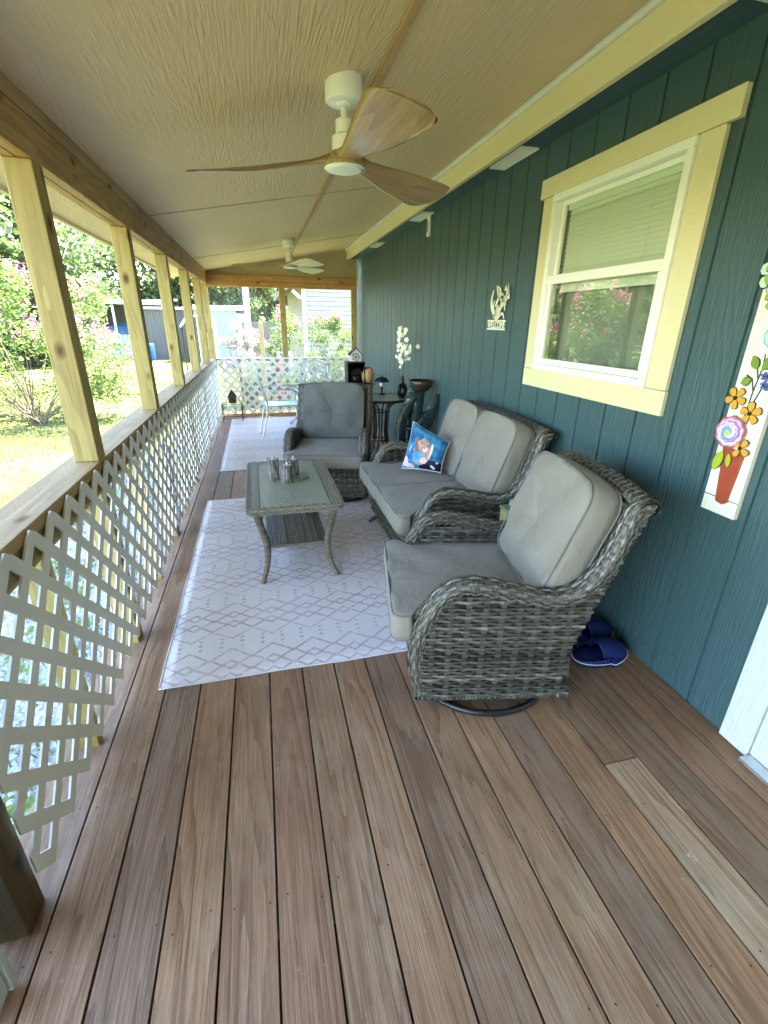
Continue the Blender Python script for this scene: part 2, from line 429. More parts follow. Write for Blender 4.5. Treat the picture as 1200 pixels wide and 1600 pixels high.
# ------------------------------------------------------------------ ground, deck
GZ = -0.45
m = MB(); m.add([(-150,-60,GZ),(150,-60,GZ),(150,260,GZ),(-150,260,GZ)], [(0,1,2,3)])
tag(m.build('lawn_ground', M['lawn']), kind='structure')
m = MB(); m.add([(.12,-4,GZ+.012),(2.46,-4,GZ+.012),(2.46,8.1,GZ+.012),(.12,8.1,GZ+.012)], [(0,1,2,3)])
tag(m.build('soil_ground', plain('shade_dark_soil', (.015,.011,.008), .95)), kind='structure')  # near-black colour stands in for the shade under the deck boards
m = MB(); m.add([(-1.15,-4,GZ+.006),(.3,-4,GZ+.006),(.3,8.6,GZ+.006),(-1.15,8.6,GZ+.006)], [(0,1,2,3)])
tag(m.build('gravel_strip', M['gravel']), kind='structure')

deck = empty('porch_deck', (0.06, -1.7, 0), kind='structure')
def slots(o, mats, key=9):
    o.data.materials.clear()
    for q in mats: o.data.materials.append(q)
    idx = [1 if abs(t.value-key) < .01 else 0 for t in o.data.attributes['tone'].data]
    o.data.polygons.foreach_set('material_index', idx)
def deck_board(x0, x1, y0, y1, col):
    cx, cyy = (x0+x1)/2, (y0+y1)/2
    b = MB(); b.box(x0-cx, x1-cx, y0-cyy, y1-cyy, -0.038, 0)
    o = b.build('deck_board', M['deck'], deck, bevel=0.003, seg=2)
    yj = math.ceil(y0/0.406)*0.406
    nb = MB()
    while yj < y1-0.02:
        for xx in (x0+0.022, x1-0.022):
            if random.random() < 0.8:
                nb.lathe([(0.0028, 0.0003), (0.0028, 0.0010)], 6, Matrix.Translation((xx-cx+random.uniform(-.008,.008), yj-cyy+random.uniform(-.02,.02), 0)), 9)
        yj += 0.406
    # nails joined to the board mesh
    me = o.data; bm = bmesh.new(); bm.from_mesh(me)
    if nb.v:
        tmp = bpy.data.meshes.new('tmp'); tmp.from_pydata(nb.v, [], nb.f)
        n0 = len(bm.faces); bm.from_mesh(tmp); bm.faces.ensure_lookup_table()
        for fc in bm.faces[n0:]: fc.material_index = 1
        bpy.data.meshes.remove(tmp)
    bm.to_mesh(me); bm.free()
    me.materials.append(M['nail'])
    o.location = (cx-0.06, cyy+1.7, random.uniform(-.0012, 0))
    o.color = (*col, 1)
    return o
tones = [(.85,.8,.78),(1.0,.93,.88),(.86,.86,.9),(1.08,.96,.86),(1.02,.94,.88),(1.0,.88,.84),(1.05,1.0,.96),(1.12,1.02,.95),(.86,.84,.84),
         (1.05,1.0,.94),(1.15,1.08,.98),(.92,.88,.88),(1.2,1.06,.93),(1.0,.98,.95),(.8,.76,.74),(.98,.86,.78),(1.05,.92,.82)]
for i in range(-1, 16):
    x0 = 0.2+0.143*i+0.0032; x1 = 0.2+0.143*(i+1)-0.0032
    if i == -1: x0 = 0.03
    if i == 15: x1 = 2.458
    c = tones[i+1]
    if i == 0: segs = [(-1.7, 2.748, c), (2.752, 8.08, (.8,.72,.68))]
    elif i == 12: segs = [(-1.7, .965, (1.42,1.46,1.46)), (.969, 8.08, (.86,.8,.76))]
    elif i in (3, 7, 10): segs = [(-1.7, 5.1, c), (5.104, 8.08, tuple(q*.95 for q in c))]
    else: segs = [(-1.7, 8.08, c)]
    for a, b, cc in segs: deck_board(x0, x1, a, b, cc)
for yj in [y*0.61-1.6 for y in range(16)]:
    b = MB(); b.box(0.0, 2.4, -0.02, 0.02, -0.19, -0.045); b.build('joist', M['joist'], deck, loc=(0, yj+1.7, 0))
b = MB(); b.box(-.04, -.001, 0, 9.8, -0.2, -0.002); b.build('rim_joist', M['joist'], deck, bevel=.003)

# ------------------------------------------------------------------ house
house = empty('house', (2.46, 0, 0), label='teal blue house wall with vertical grooved siding along the right of the porch', cat='house')
HX = 2.46
def hpart(b, name, mat, **kw):          # built in world coordinates, moved under the house
    o = b.build(name, mat, house, **kw); o.location = (o.location.x-HX, o.location.y, o.location.z); return o
def siding(y0, y1, hole=None):
    ys = []
    g = 1.353-0.2043*30
    br = [y0, y1] + ([hole[0], hole[1]] if hole else [])
    pts = []
    while g < y1:
        if g > y0+.02: pts += [(g-.0065, 0), (g-.0045, .010), (g+.0045, .010), (g+.0065, 0)]
        g += 0.2043
    pts += [(q, 0) for q in br]
    pts.sort()
    zs = [-0.02, 1.19, 2.09, 2.36] if hole else [-0.02, 2.36]
    b = MB()
    for (ya, xa), (yb, xb) in zip(pts, pts[1:]):
        for za, zb in zip(zs, zs[1:]):
            if hole and za > 1 and zb < 2.2 and ya >= hole[0]-1e-6 and yb <= hole[1]+1e-6: continue
            b.add([(HX+xa, ya, za), (HX+xb, yb, za), (HX+xb, yb, zb), (HX+xa, ya, zb)], [(0, 3, 2, 1)])
    return b
hpart(siding(0.975, 8.34, (1.70, 2.64)), 'siding', M['siding'])
hpart(siding(-2.4, -0.16), 'siding', M['siding'])
b = MB(); b.box(2.47, 2.6, -0.16, 0.975, 2.02, 2.36); b.box(2.47, 8, 8.30, 8.34, -.4, 2.5); b.box(2.47, 8, -2.4, -2.36, -.4, 2.5)
b.box(7.96, 8, -2.36, 8.3, -.4, 2.5); b.box(2.47, 7.96, -2.36, 8.3, 2.40, 2.44); b.box(2.47, 7.96, -2.36, 8.3, -.44, -.40)
hpart(b, 'unseen_end_wall', M['soffit'])
b = MB()
rp = [(2.27, 2.50), (5.3, 3.75), (8.4, 2.50), (8.4, 2.60), (5.3, 3.86), (2.27, 2.60)]
b.add([(x, -2.6, z) for x, z in rp]+[(x, 8.5, z) for x, z in rp],
      [(0,1,4,5), (1,2,3,4), (11,10,7,6), (10,9,8,7)]+[(i, 6+i, 6+(i+1) % 6, (i+1) % 6) for i in range(6)])
hpart(b, 'roof', plain('shingle_roof', (0.1, 0.095, 0.09), .85, .3, 8, .5))
b = MB(); b.box(2.285, 2.462, -2.4, 8.34, 2.358, 2.372); hpart(b, 'soffit', M['soffit'])
b = MB()
b.box(2.252, 2.283, -2.4, 8.28, 2.332, 2.452); hpart(b, 'fascia', M['trim'], bevel=.002)
b = MB(); b.box(2.236, 2.251, -2.4, 8.28, 2.456, 2.482); b.box(2.251, 2.29, -2.4, 8.28, 2.456, 2.462); hpart(b, 'drip_edge', M['vinyl'])
vent_mat = M['vinyl']
for yv in (3.05, 4.76, 6.55, 1.33, 0.2):
    b = MB()
    L, Wd = .40, .105
    b.box(-Wd/2, Wd/2, -L/2, L/2, 0.0, 0.004)
    b.box(-Wd/2, Wd/2, -L/2, -L/2+.014, -.006, 0); b.box(-Wd/2, Wd/2, L/2-.014, L/2, -.006, 0)
    b.box(-Wd/2, -Wd/2+.012, -L/2+.014, L/2-.014, -.006, 0); b.box(Wd/2-.012, Wd/2, -L/2+.014, L/2-.014, -.006, 0)
    k = -L/2+.025
    while k < L/2-.02:
        b.box(-Wd/2+.012, Wd/2-.012, k, k+.006, -.004, 0); k += .0135
    vo = hpart(b, 'soffit_vent', vent_mat); vo.location = (2.385-HX, yv, 2.353)

# window
def frame(b, y0, y1, z0, z1, w, xa, xb):
    b.box(xa, xb, y0, y1, z0, z0+w); b.box(xa, xb, y0, y1, z1-w, z1)
    b.box(xa, xb, y0, y0+w, z0+w, z1-w); b.box(xa, xb, y1-w, y1, z0+w, z1-w)
win = MB(); frame(win, 1.722, 2.622, 1.202, 2.088, .034, 2.425, 2.50)
wo = hpart(win, 'window', M['vinyl'], bevel=.004)
def wpart(b, name, mat, **kw):
    o = b.build(name, mat, wo, **kw); o.location = (0, 0, 0); return o
b = MB()
b.box(2.438, 2.459, 1.613, 1.720, 1.203, 2.089); b.box(2.438, 2.459, 2.624, 2.730, 1.203, 2.089)
b.box(2.438, 2.459, 1.610, 2.733, 1.100, 1.2015); b.box(2.434, 2.459, 1.565, 2.765, 2.0905, 2.182)
wpart(b, 'window_trim', M['trim'], bevel=.003)
b = MB(); frame(b, 1.757, 2.587, 1.237, 1.69, .030, 2.440, 2.462); b.box(2.432, 2.462, 1.757, 2.587, 1.655, 1.70); wpart(b, 'lower_sash', M['vinyl'], bevel=.003)
b = MB(); frame(b, 1.757, 2.587, 1.66, 2.053, .022, 2.467, 2.487); wpart(b, 'upper_sash', M['vinyl'], bevel=.003)
b = MB(); b.add([(2.450, 1.787, 1.266), (2.450, 2.557, 1.266), (2.450, 2.557, 1.656), (2.450, 1.787, 1.656)], [(0, 3, 2, 1)]); wpart(b, 'pane', M['pane'])
b = MB(); b.add([(2.476, 1.779, 1.70), (2.476, 2.565, 1.70), (2.476, 2.565, 2.031), (2.476, 1.779, 2.031)], [(0, 3, 2, 1)]); wpart(b, 'pane', M['pane'])
b = MB()
for k in range(44):
    z = 2.0-k*0.0215
    if z < 1.255: break
    Mx = Matrix.Translation((2.506, 2.165, z)) @ Matrix.Rotation(rad(-70), 4, 'Y')
    if z > 1.62: b.box(-.0125, .0125, -.395, .395, -.0006, .0006, M=Mx)
b.box(2.490, 2.53, 1.785, 2.560, 2.008, 2.05); b.box(2.498, 2.515, 1.775, 2.555, 1.615, 1.628)
for yy in (1.95, 2.40): b.box(2.4915, 2.4925, yy, yy+.003, 1.62, 2.01)
wpart(b, 'blind', plain('blind_vinyl', (0.80, 0.80, 0.70), .55, .03))
b = MB()
b.box(2.555, 2.56, 1.6, 2.75, 1.1, 1.75)
wpart(b, 'curtain', plain('curtain_grey', (0.22, 0.23, 0.20), .9))
# door and casing at the near right
b = MB(); b.box(2.437, 2.459, .872, .982, .004, 2.03); b.box(2.437, 2.459, -.16, .9, 2.031, 2.14); b.box(2.437, 2.459, -.16, -.05, .004, 2.03)
hpart(b, 'door_casing', M['whitew'], bevel=.003)
dr = MB(); dr.box(2.448, 2.49, -.05, .87, .02, 2.03)
do = hpart(dr, 'door', M['whitew'], bevel=.002)
b = MB()
for z0, z1 in ((.12, .9), (1.0, 1.9)):
    frame(b, .05, .77, z0, z1, .03, 2.438, 2.448)
o = b.build('door_moulding', M['whitew'], do, bevel=.003)
b = MB(); b.box(2.40, 2.47, -.05, .868, .003, .018); o = b.build('threshold', M['silver'], do)
b = MB(); b.lathe([(.012, 0), (.012, .03), (.028, .04), (.03, .055), (.018, .07)], 16, Matrix.Translation((2.447, .78, 1.0)) @ Matrix.Rotation(rad(-90), 4, 'Y')); b.build('door_knob', M['silver'], do, smooth=True)
b = MB(); b.box(2.403, 2.428, 7.935, 7.955, 1.90, 2.33); hpart(b, 'corner_trim', M['vinyl'])

# ------------------------------------------------------------------ porch frame
porch = empty('porch', (0.08, 0.88, 0), label='timber porch frame with tan sloping ceiling, pine posts and white lattice rail', cat='porch')
def pp(b, name, mat, origin=None, **kw):
    """b in world coordinates; origin = where the part's own origin sits"""
    if origin is None:
        n = len(b.v); origin = tuple(sum(p[k] for p in b.v)/n for k in range(3))
    b.v = [(p[0]-origin[0], p[1]-origin[1], p[2]-origin[2]) for p in b.v]
    o = b.build(name, mat, porch, **kw); o.location = (origin[0]-.08, origin[1]-.88, origin[2]); return o
CS = 0.17
def cz(x): return 2.12+CS*(x-0.18)
def slab(b, x0, x1, y0, y1, d0, d1):       # slab following the ceiling slope, d above ceiling plane
    b.add([(x0,y0,cz(x0)+d0),(x1,y0,cz(x1)+d0),(x1,y1,cz(x1)+d0),(x0,y1,cz(x0)+d0),
           (x0,y0,cz(x0)+d1),(x1,y0,cz(x1)+d1),(x1,y1,cz(x1)+d1),(x0,y1,cz(x0)+d1)],
          [(3,2,1,0),(4,5,6,7),(0,1,5,4),(1,2,6,5),(2,3,7,6),(3,0,4,7)])
ys = [-1.7, 1.55, 4.07, 6.55, 8.0]
for ya, yb in zip(ys, ys[1:]):
    for xa, xb in ((.165, 1.368), (1.376, 2.215)):
        b = MB(); slab(b, xa, xb, ya+.004, yb-.004, 0, .01); pp(b, 'ceiling_panel', M['ceil'])
b = MB(); slab(b, -.30, .079, -1.7, 8.3, 0, .01); pp(b, 'eave_soffit', M['ceil'])
b = MB(); slab(b, -.31, 2.235, -1.75, 8.3, .018, .075); pp(b, 'roof', plain('porch_roof_metal', (.35, .35, .34), .5))
b = MB(); slab(b, -.322, -.302, -1.75, 8.3, -.02, .09); pp(b, 'eave_fascia', M['trim'])
for y in ys[1:-1]:
    b = MB(); slab(b, .17, 2.212, y-.007, y+.007, -.0035, .003); pp(b, 'seam_strip', M['batten'])
for y in ys[1:-1]:
    for k in range(6):
        for s_ in (-.03, .03):
            x = .30+k*.36+random.uniform(-.02, .02); b = MB(); b.lathe([(.0035, cz(x)-.0012), (.0035, cz(x)+.001)], 6, Matrix.Translation((x, y+s_, 0))); pp(b, 'ceiling_nail', M['nail'])
b = MB(); slab(b, 1.357, 1.387, -1.7, 7.99, -.011, -.0036); pp(b, 'ceiling_batten', M['batten'], bevel=.002)
# beams
for x0, x1 in ((.126, .170), (.080, .124)):
    b = MB(); b.box(x0, x1, -1.7, 8.05, 1.935, 2.064); pp(b, 'beam_board', M['beam'], bevel=.004)
b = MB(); b.box(.078, .176, -1.7, 8.05, 2.0655, 2.117); pp(b, 'top_plate', M['rail'], bevel=.003)
for z0, z1 in ((1.912, 1.990), (1.992, 2.070)):
    b = MB(); b.box(.1705, 2.402, 7.965, 8.05, z0, z1); pp(b, 'cross_beam', M['beamx'], bevel=.004)
b = MB()
P4 = [(.172, 2.071), (2.43, 2.071), (2.43, 2.36), (2.25, cz(2.25)), (.172, cz(.172))]
b.add([(x, 8.0, z) for x, z in P4]+[(x, 8.01, z) for x, z in P4], [(0,1,2,3,4), (9,8,7,6,5)]+[(i, 5+i, 5+(i+1) % 5, (i+1) % 5) for i in range(5)])
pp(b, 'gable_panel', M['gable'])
b = MB(); b.box(.171, 2.455, -1.76, -1.72, -.02, 2.3); pp(b, 'unseen_end_wall', M['siding'])  # unseen wall added behind the camera to cut the near-end light
# posts
PY = [.88, 2.08, 3.32, 4.57, 5.83, 7.0]
for y in PY + [7.965]:
    b = MB(); b.box(.080, .169, y, y+.089, .906, 1.934); pp(b, 'post', M['post'], bevel=.004)
for y in [.88, 2.08, 3.32, 4.57, 5.83, 7.0, 7.965]:
    b = MB(); b.box(.080, .164, y, y+.089, -.45, .866); pp(b, 'lower_post', M['dark'] if y < 1 else M['post'], bevel=.004)  # nearest lower post alone in a darker wood
for k, y in enumerate([1.47, 2.70, 3.94, 5.2, 6.4]):
    b = MB(); b.box(.090, .160, y, y+.04, -.03, .779); pp(b, 'baluster', M['post'], bevel=.003)
b = MB(); b.box(1.197, 1.285, 7.965, 8.053, .906, 1.911); pp(b, 'post', M['post'], bevel=.004)
b = MB(); b.box(2.312, 2.400, 7.965, 8.053, .0, 1.911); pp(b, 'post', M['post'], bevel=.004)
for x in (.50, 1.22, 1.86):
    b = MB(); b.box(x, x+.04, 7.97, 8.05, -.03, .866); pp(b, 'baluster', M['post'], bevel=.003)
b = MB(); b.box(.030, .1715, .86, 8.05, .867, .905); pp(b, 'rail', M['rail'], bevel=.004)
b = MB(); b.box(.128, .165, .97, 7.96, .780, .8665); pp(b, 'rail_apron', M['joist'], bevel=.003)
b = MB(); b.box(.172, 2.311, 7.96, 8.06, .867, .900); pp(b, 'rail', M['rail'], bevel=.004)
b = MB(); b.box(.19, 2.311, 7.955, 8.0, .001, .045); pp(b, 'bottom_rail', M['beamx'], bevel=.003)
b = MB(); b.box(.185, 2.30, 7.922, 7.953, .893, .913); pp(b, 'lattice_cap', M['lattice'], bevel=.003)

def lattice(mapf, L, H, p=.104, w=.041, th=.006, u_off=0.0, z_off=0.0, straight=False):
    """diagonal lattice sheet in local (a,h); mapf(a,h,d)->world"""
    b = MB(); s2 = math.sqrt(2)
    ok = set()
    N = int((L+H)/p*1.5)+4
    tip = .017 if not straight else -0.001
    for i in range(-N, N):
        for j in range(-N, N):
            a = (i-j)*p/s2+u_off; h = (i+j)*p/s2+z_off
            if tip <= h <= H-tip and -.028 <= a <= L+.028: ok.add((i, j))
    hw = w/2; hp = p/2
    def P(u, v, d):
        a = (u-v)/s2+u_off; h = (u+v)/s2+z_off
        return mapf(min(max(a, 0), L), min(max(h, 0), H), d)
    def cell(u0, u1, v0, v1, sides):
        vs = [P(u0,v0,0),P(u1,v0,0),P(u1,v1,0),P(u0,v1,0),P(u0,v0,th),P(u1,v0,th),P(u1,v1,th),P(u0,v1,th)]
        fs = [(0,1,2,3), (7,6,5,4)]
        al = {'v0': (0,4,5,1), 'u1': (1,5,6,2), 'v1': (2,6,7,3), 'u0': (3,7,4,0)}
        b.add(vs, fs+[al[k] for k in sides])
    for (i, j) in ok:
        u, v = i*p, j*p
        sd = []
        for k, (di, dj) in {'u1': (1,0), 'u0': (-1,0), 'v1': (0,1), 'v0': (0,-1)}.items():
            if (i+di, j+dj) not in ok: sd.append(k)
        cell(u-hw, u+hw, v-hw, v+hw, sd)
        if (i+1, j) in ok: cell(u+hw, u+p-hw, v-hw, v+hw, ['v0', 'v1'])
        if (i, j+1) in ok: cell(u-hw, u+hw, v+hw, v+p-hw, ['u0', 'u1'])
        if straight:     # run on into the top and bottom edge
            a = (i-j)*p/s2+u_off; h = (i+j)*p/s2+z_off
            if h > H-p/s2:
                cell(u+hw, u+hp, v-hw, v+hw, ['v0', 'v1']); cell(u-hw, u+hw, v+hw, v+hp, ['u0', 'u1'])
            if h < p/s2:
                cell(u-hp, u-hw, v-hw, v+hw, ['v0', 'v1']); cell(u-hw, u+hw, v-hp, v-hw, ['u0', 'u1'])
    return b
yy = .955
for Ln in (6.965,):
    b = lattice(lambda a, h, d, y0=yy: (.181-d, y0+a, .006+h), Ln-.004, .893, p=.1035, z_off=.893-.0172-6*.1035*math.sqrt(2), u_off=.0)
    pp(b, 'lattice_panel', M['lattice']); yy += Ln
b = lattice(lambda a, h, d: (.19+a, 7.945+d, .045+h), 2.12, .85, p=.1035, straight=True, u_off=.03, z_off=.02)
pp(b, 'lattice_panel', M['lattice'])
# insect screens in the openings
for ya, yb in zip([q+.089 for q in PY], PY[1:]+[7.965]):
    b = MB(); b.add([(.10, ya, .906), (.10, yb, .906), (.10, yb, 1.934), (.10, ya, 1.934)], [(0,1,2,3)])
    pp(b, 'insect_screen', M['screen'])
for xa, xb in ((.17, 1.196), (1.286, 2.311)):
    b = MB(); b.add([(xa, 8.02, .901), (xb, 8.02, .901), (xb, 8.02, 1.911), (xa, 8.02, 1.911)], [(0,1,2,3)])
    pp(b, 'insect_screen', M['screen'])

# white gate leaf at the near left corner
gate = empty('porch_gate', (0.17, .72, 0), label='white wooden gate edge at the bottom left corner of the porch', cat='gate')
b = MB(); b.box(-.85, .0, -.02, .045, .02, .9); b.build('gate_panel', M['whitew'], gate, bevel=.003)
b = MB(); b.box(-.87, .008, .046, .066, .012, .95); b.build('gate_edge', M['whitew'], gate, bevel=.003)

# ------------------------------------------------------------------ ceiling fans
def fan(loc, rot, label, mats):
    f = empty('ceiling_fan', loc, rot, label, 'ceiling fan', 'ceiling fans hanging along the porch')
    top = cz(loc[0])-loc[2]
    sl = CS
    # canopy sheared to the slope at its top
    b = MB(); n = 40; vs = []; fs = []
    prof = [(.070, 0), (.072, .030), (.071, .066), (.066, .072), (.03, .073)]
    for r, d in prof:
        for k in range(n):
            a = 2*PI*k/n; x, y = r*math.cos(a), r*math.sin(a)
            zs = top+sl*(x*math.cos(rot)-y*math.sin(rot))
            vs.append((x, y, zs if d == 0 else min(top-d, zs-.001)))
    for i in range(len(prof)-1):
        for k in range(n): fs.append((i*n+k, (i+1)*n+k, (i+1)*n+(k+1) % n, i*n+(k+1) % n))
    b.add(vs, fs); cb = top-.082
    b.lathe([(.031, cb+.0095), (.032, cb+.004), (.026, cb-.002), (.012, cb-.003)], 28)
    b.build('canopy', mats['w'], f, smooth=True)
    b = MB(); b.lathe([(.0125, .14), (.0125, cb)], 16); b.build('down_rod', mats['w'], f, smooth=True)
    b = MB(); b.lathe([(.03, .150), (.034, .148), (.034, .104), (.031, .103), (.031, .098), (.046, .098), (.049, .094), (.049, .074), (.047, .072), (.047, .069), (.049, .067), (.049, .045)], 36)
    b.build('motor_housing', mats['w'], f)
    b = MB(); b.lathe([(.052, .046), (.064, .034), (.076, .010), (.076, -.004), (.070, -.006)], 36); b.build('blade_hub', mats['b'], f, smooth=True)
    b = MB(); b.lathe([(.074, -.004), (.081, -.006), (.082, -.010), (.077, -.014)], 40, cap=False); b.lathe([(.0765, -.013), (.06, -.016), (.03, -.018), (.001, -.019)], 40)
    b.build('light_disc', mats['w'], f, smooth=True)
    # blade: sculpted board, pitched, broad at the tip
    bl = MB(); NS, NW = 26, 10; vs = []; fs = []
    for i in range(NS+1):
        t = i/NS; r = .045+t*.605
        w = interp([(0, .052), (.12, .045), (.3, .062), (.55, .088), (.8, .108), (.93, .112), (.98, .098), (1, .070)], t)
        pitch_ = -rad(interp([(0, 4), (.15, 14), (.4, 20), (1, 13)], t))
        off = interp([(0, 0), (.3, .006), (1, .018)], t)
        z0 = interp([(0, .024), (.15, .020), (.5, .010), (1, .006)], t)
        for side in (1, -1):
            for j in range(NW+1):
                q = -1+2*j/NW
                edge = math.sqrt(max(0, 1-q**4))
                th = interp([(0, .020), (.12, .010), (1, .0055)], t)*edge*side
                yl = q*w+off
                vs.append((r + (0.012*(1-q*q) if t > .95 else 0), yl*math.cos(pitch_), z0+yl*math.sin(pitch_)+th))
    R = 2*(NW+1)
    for i in range(NS):
        for j in range(NW):
            a = i*R+j; fs.append((a, a+R, a+R+1, a+1))
            a = i*R+NW+1+j; fs.append((a, a+1, a+R+1, a+R))
        a = i*R; fs.append((a, a+NW+1, a+R+NW+1, a+R)); a = i*R+NW; fs.append((a, a+R, a+R+NW+1, a+NW+1))
    for i in (0, NS):
        for j in range(NW): fs.append((i*R+j, i*R+j+1, i*R+NW+2+j, i*R+NW+1+j))
    bl.add(vs, fs)
    b0 = bl.build('fan_blade', mats['b'], f, smooth=True)
    for k in (1, 2):
        c = b0.copy(); COL.objects.link(c); c.parent = f; c.rotation_euler = (0, 0, k*2*PI/3)
    return f
M['blade'] = wood('fan_blade_wood', (0.20,0.11,0.045), (0.40,0.26,0.125), (0.54,0.38,0.20), 0, grain=10, fine=120, rough=.35, knots=False, bump=.1)
M['bladel'] = wood('fan_blade_wood_pale', (0.35,0.27,0.14), (0.55,0.46,0.28), (0.62,0.55,0.36), 0, grain=8, fine=120, rough=.35, knots=False, bump=.1)
fan((1.236, 2.225, 2.026), rad(35), 'white ceiling fan with three brown wood blades, nearest to the camera', dict(w=M['vinyl'], b=M['blade']))
fan((1.265, 6.15, 2.032), rad(50), 'ceiling fan with paler blades hanging at the far end of the porch', dict(w=M['vinyl'], b=M['bladel']))

# ------------------------------------------------------------------ wicker and cushions
def weave(b, S, nrow, nst, amp=.0032, wf=.92, bulge=.0022, tone=(.25, .95), sub=2, stakes=True, rowlim=None, flip=1):
    """S(u,v)->(Vector pos); strands run along u, stacked along v"""
    e = 1e-3
    def SN(u, v):
        p = S(u, v); du = S(min(u+e, 1), v)-S(max(u-e, 0), v); dv = S(u, min(v+e, 1))-S(u, max(v-e, 0))
        n = du.cross(dv)
        n = n.normalized() if n.length > 1e-12 else Vector((0, 0, 1))
        return p, n*flip
    for j in range(nrow):
        v = (j+.5)/nrow; hw = .5*wf/nrow
        u0, u1 = (0, 1) if rowlim is None else rowlim(v)
        if u1-u0 < .02: continue
        base = random.uniform(*tone)
        ns = max(2, int(nst*(u1-u0)*2*sub/2)*1)
        npt = max(3, int(nst*sub*2*(u1-u0)))
        vs = []; fs = []; tn = []
        for k in range(npt+1):
            u = u0+(u1-u0)*k/npt
            o = amp*math.cos(PI*(u*nst+j))
            for dv_, bb in ((-hw, 0), (0, bulge), (hw, 0)):
                p, n = SN(u, v+dv_)
                vs.append(p+n*(o+bb))
        n0 = len(b.v)
        b.v.extend([tuple(p) for p in vs])
        for k in range(npt):
            t = base+random.uniform(-.13, .13)
            o = math.cos(PI*((u0+(u1-u0)*(k+.5)/npt)*nst+j))
            t += .10*o
            for q in (0, 1):
                a = n0+k*3+q
                b.f.append((a, a+1, a+4, a+3) if flip < 0 else (a, a+3, a+4, a+1)); b.t.append(min(1, max(0, t)))
    if stakes:
        for i in range(int(nst)+1):
            u = i/nst
            if u > 1: break
            w = .18/nst; K = nrow
            n0 = len(b.v); cnt = 0
            prev = False
            for k in range(K+1):
                v = k/K
                if rowlim is not None:
                    a0, a1 = rowlim(min(max(v, .001), .999))
                    if not (a0 <= u <= a1): prev = False; continue
                pa, na = SN(max(0, u-w), v); pb, nb_ = SN(min(1, u+w), v)
                o = -.0005
                b.v.append(tuple(pa+na*o)); b.v.append(tuple(pb+nb_*o))
                if prev:
                    m = len(b.v); b.f.append((m-4, m-3, m-1, m-2)); b.t.append(.55)
                prev = True

def sheet(b, S, nu=24, nv=16, off=-.006, flip=1, tone=0.0, rowlim=None):
    vs = []; fs = []
    e = 1e-3
    for j in range(nv+1):
        v = j/nv
        u0, u1 = (0, 1) if rowlim is None else rowlim(min(max(v, .001), .999))
        for i in range(nu+1):
            u = u0+(u1-u0)*i/nu
            p = S(u, v); du = S(min(u+e, 1), v)-S(max(u-e, 0), v); dv = S(u, min(v+e, 1))-S(u, max(v-e, 0))
            n = du.cross(dv); n = n.normalized()*flip if n.length > 1e-12 else Vector((0, 0, 1))
            vs.append(p+n*off)
    for j in range(nv):
        for i in range(nu):
            a = j*(nu+1)+i; fs.append((a, a+1, a+nu+2, a+nu+1))
    b.add(vs, fs, tone)

def path_fn(pts, n=10):
    P = cat_rom(pts, n); d = [0]
    for a, c in zip(P, P[1:]): d.append(d[-1]+(c-a).length)
    L = d[-1]
    def f(u):
        x = u*L; lo, hi = 0, len(d)-1
        while hi-lo > 1:
            m = (lo+hi)//2
            if d[m] <= x: lo = m
            else: hi = m
        t = (x-d[lo])/max(1e-9, d[hi]-d[lo])
        return P[lo].lerp(P[hi], min(1, max(0, t)))
    return f, L

def tube_surf(pf, ra, rb, side, u_lo=0, u_hi=1):
    """surface of a roll: pf path, side = sideways axis; ra sideways radius, rb other radius"""
    e = 2e-3
    def S(u, v):
        t = (pf(min(u+e, 1))-pf(max(u-e, 0)))
        t = t.normalized() if t.length > 0 else Vector((1, 0, 0))
        w = side.cross(t).normalized()
        an = 2*PI*v
        fa = ra(u) if callable(ra) else ra; fb = rb(u) if callable(rb) else rb
        return pf(u)+side*(math.cos(an)*fa)+w*(math.sin(an)*fb)
    return S

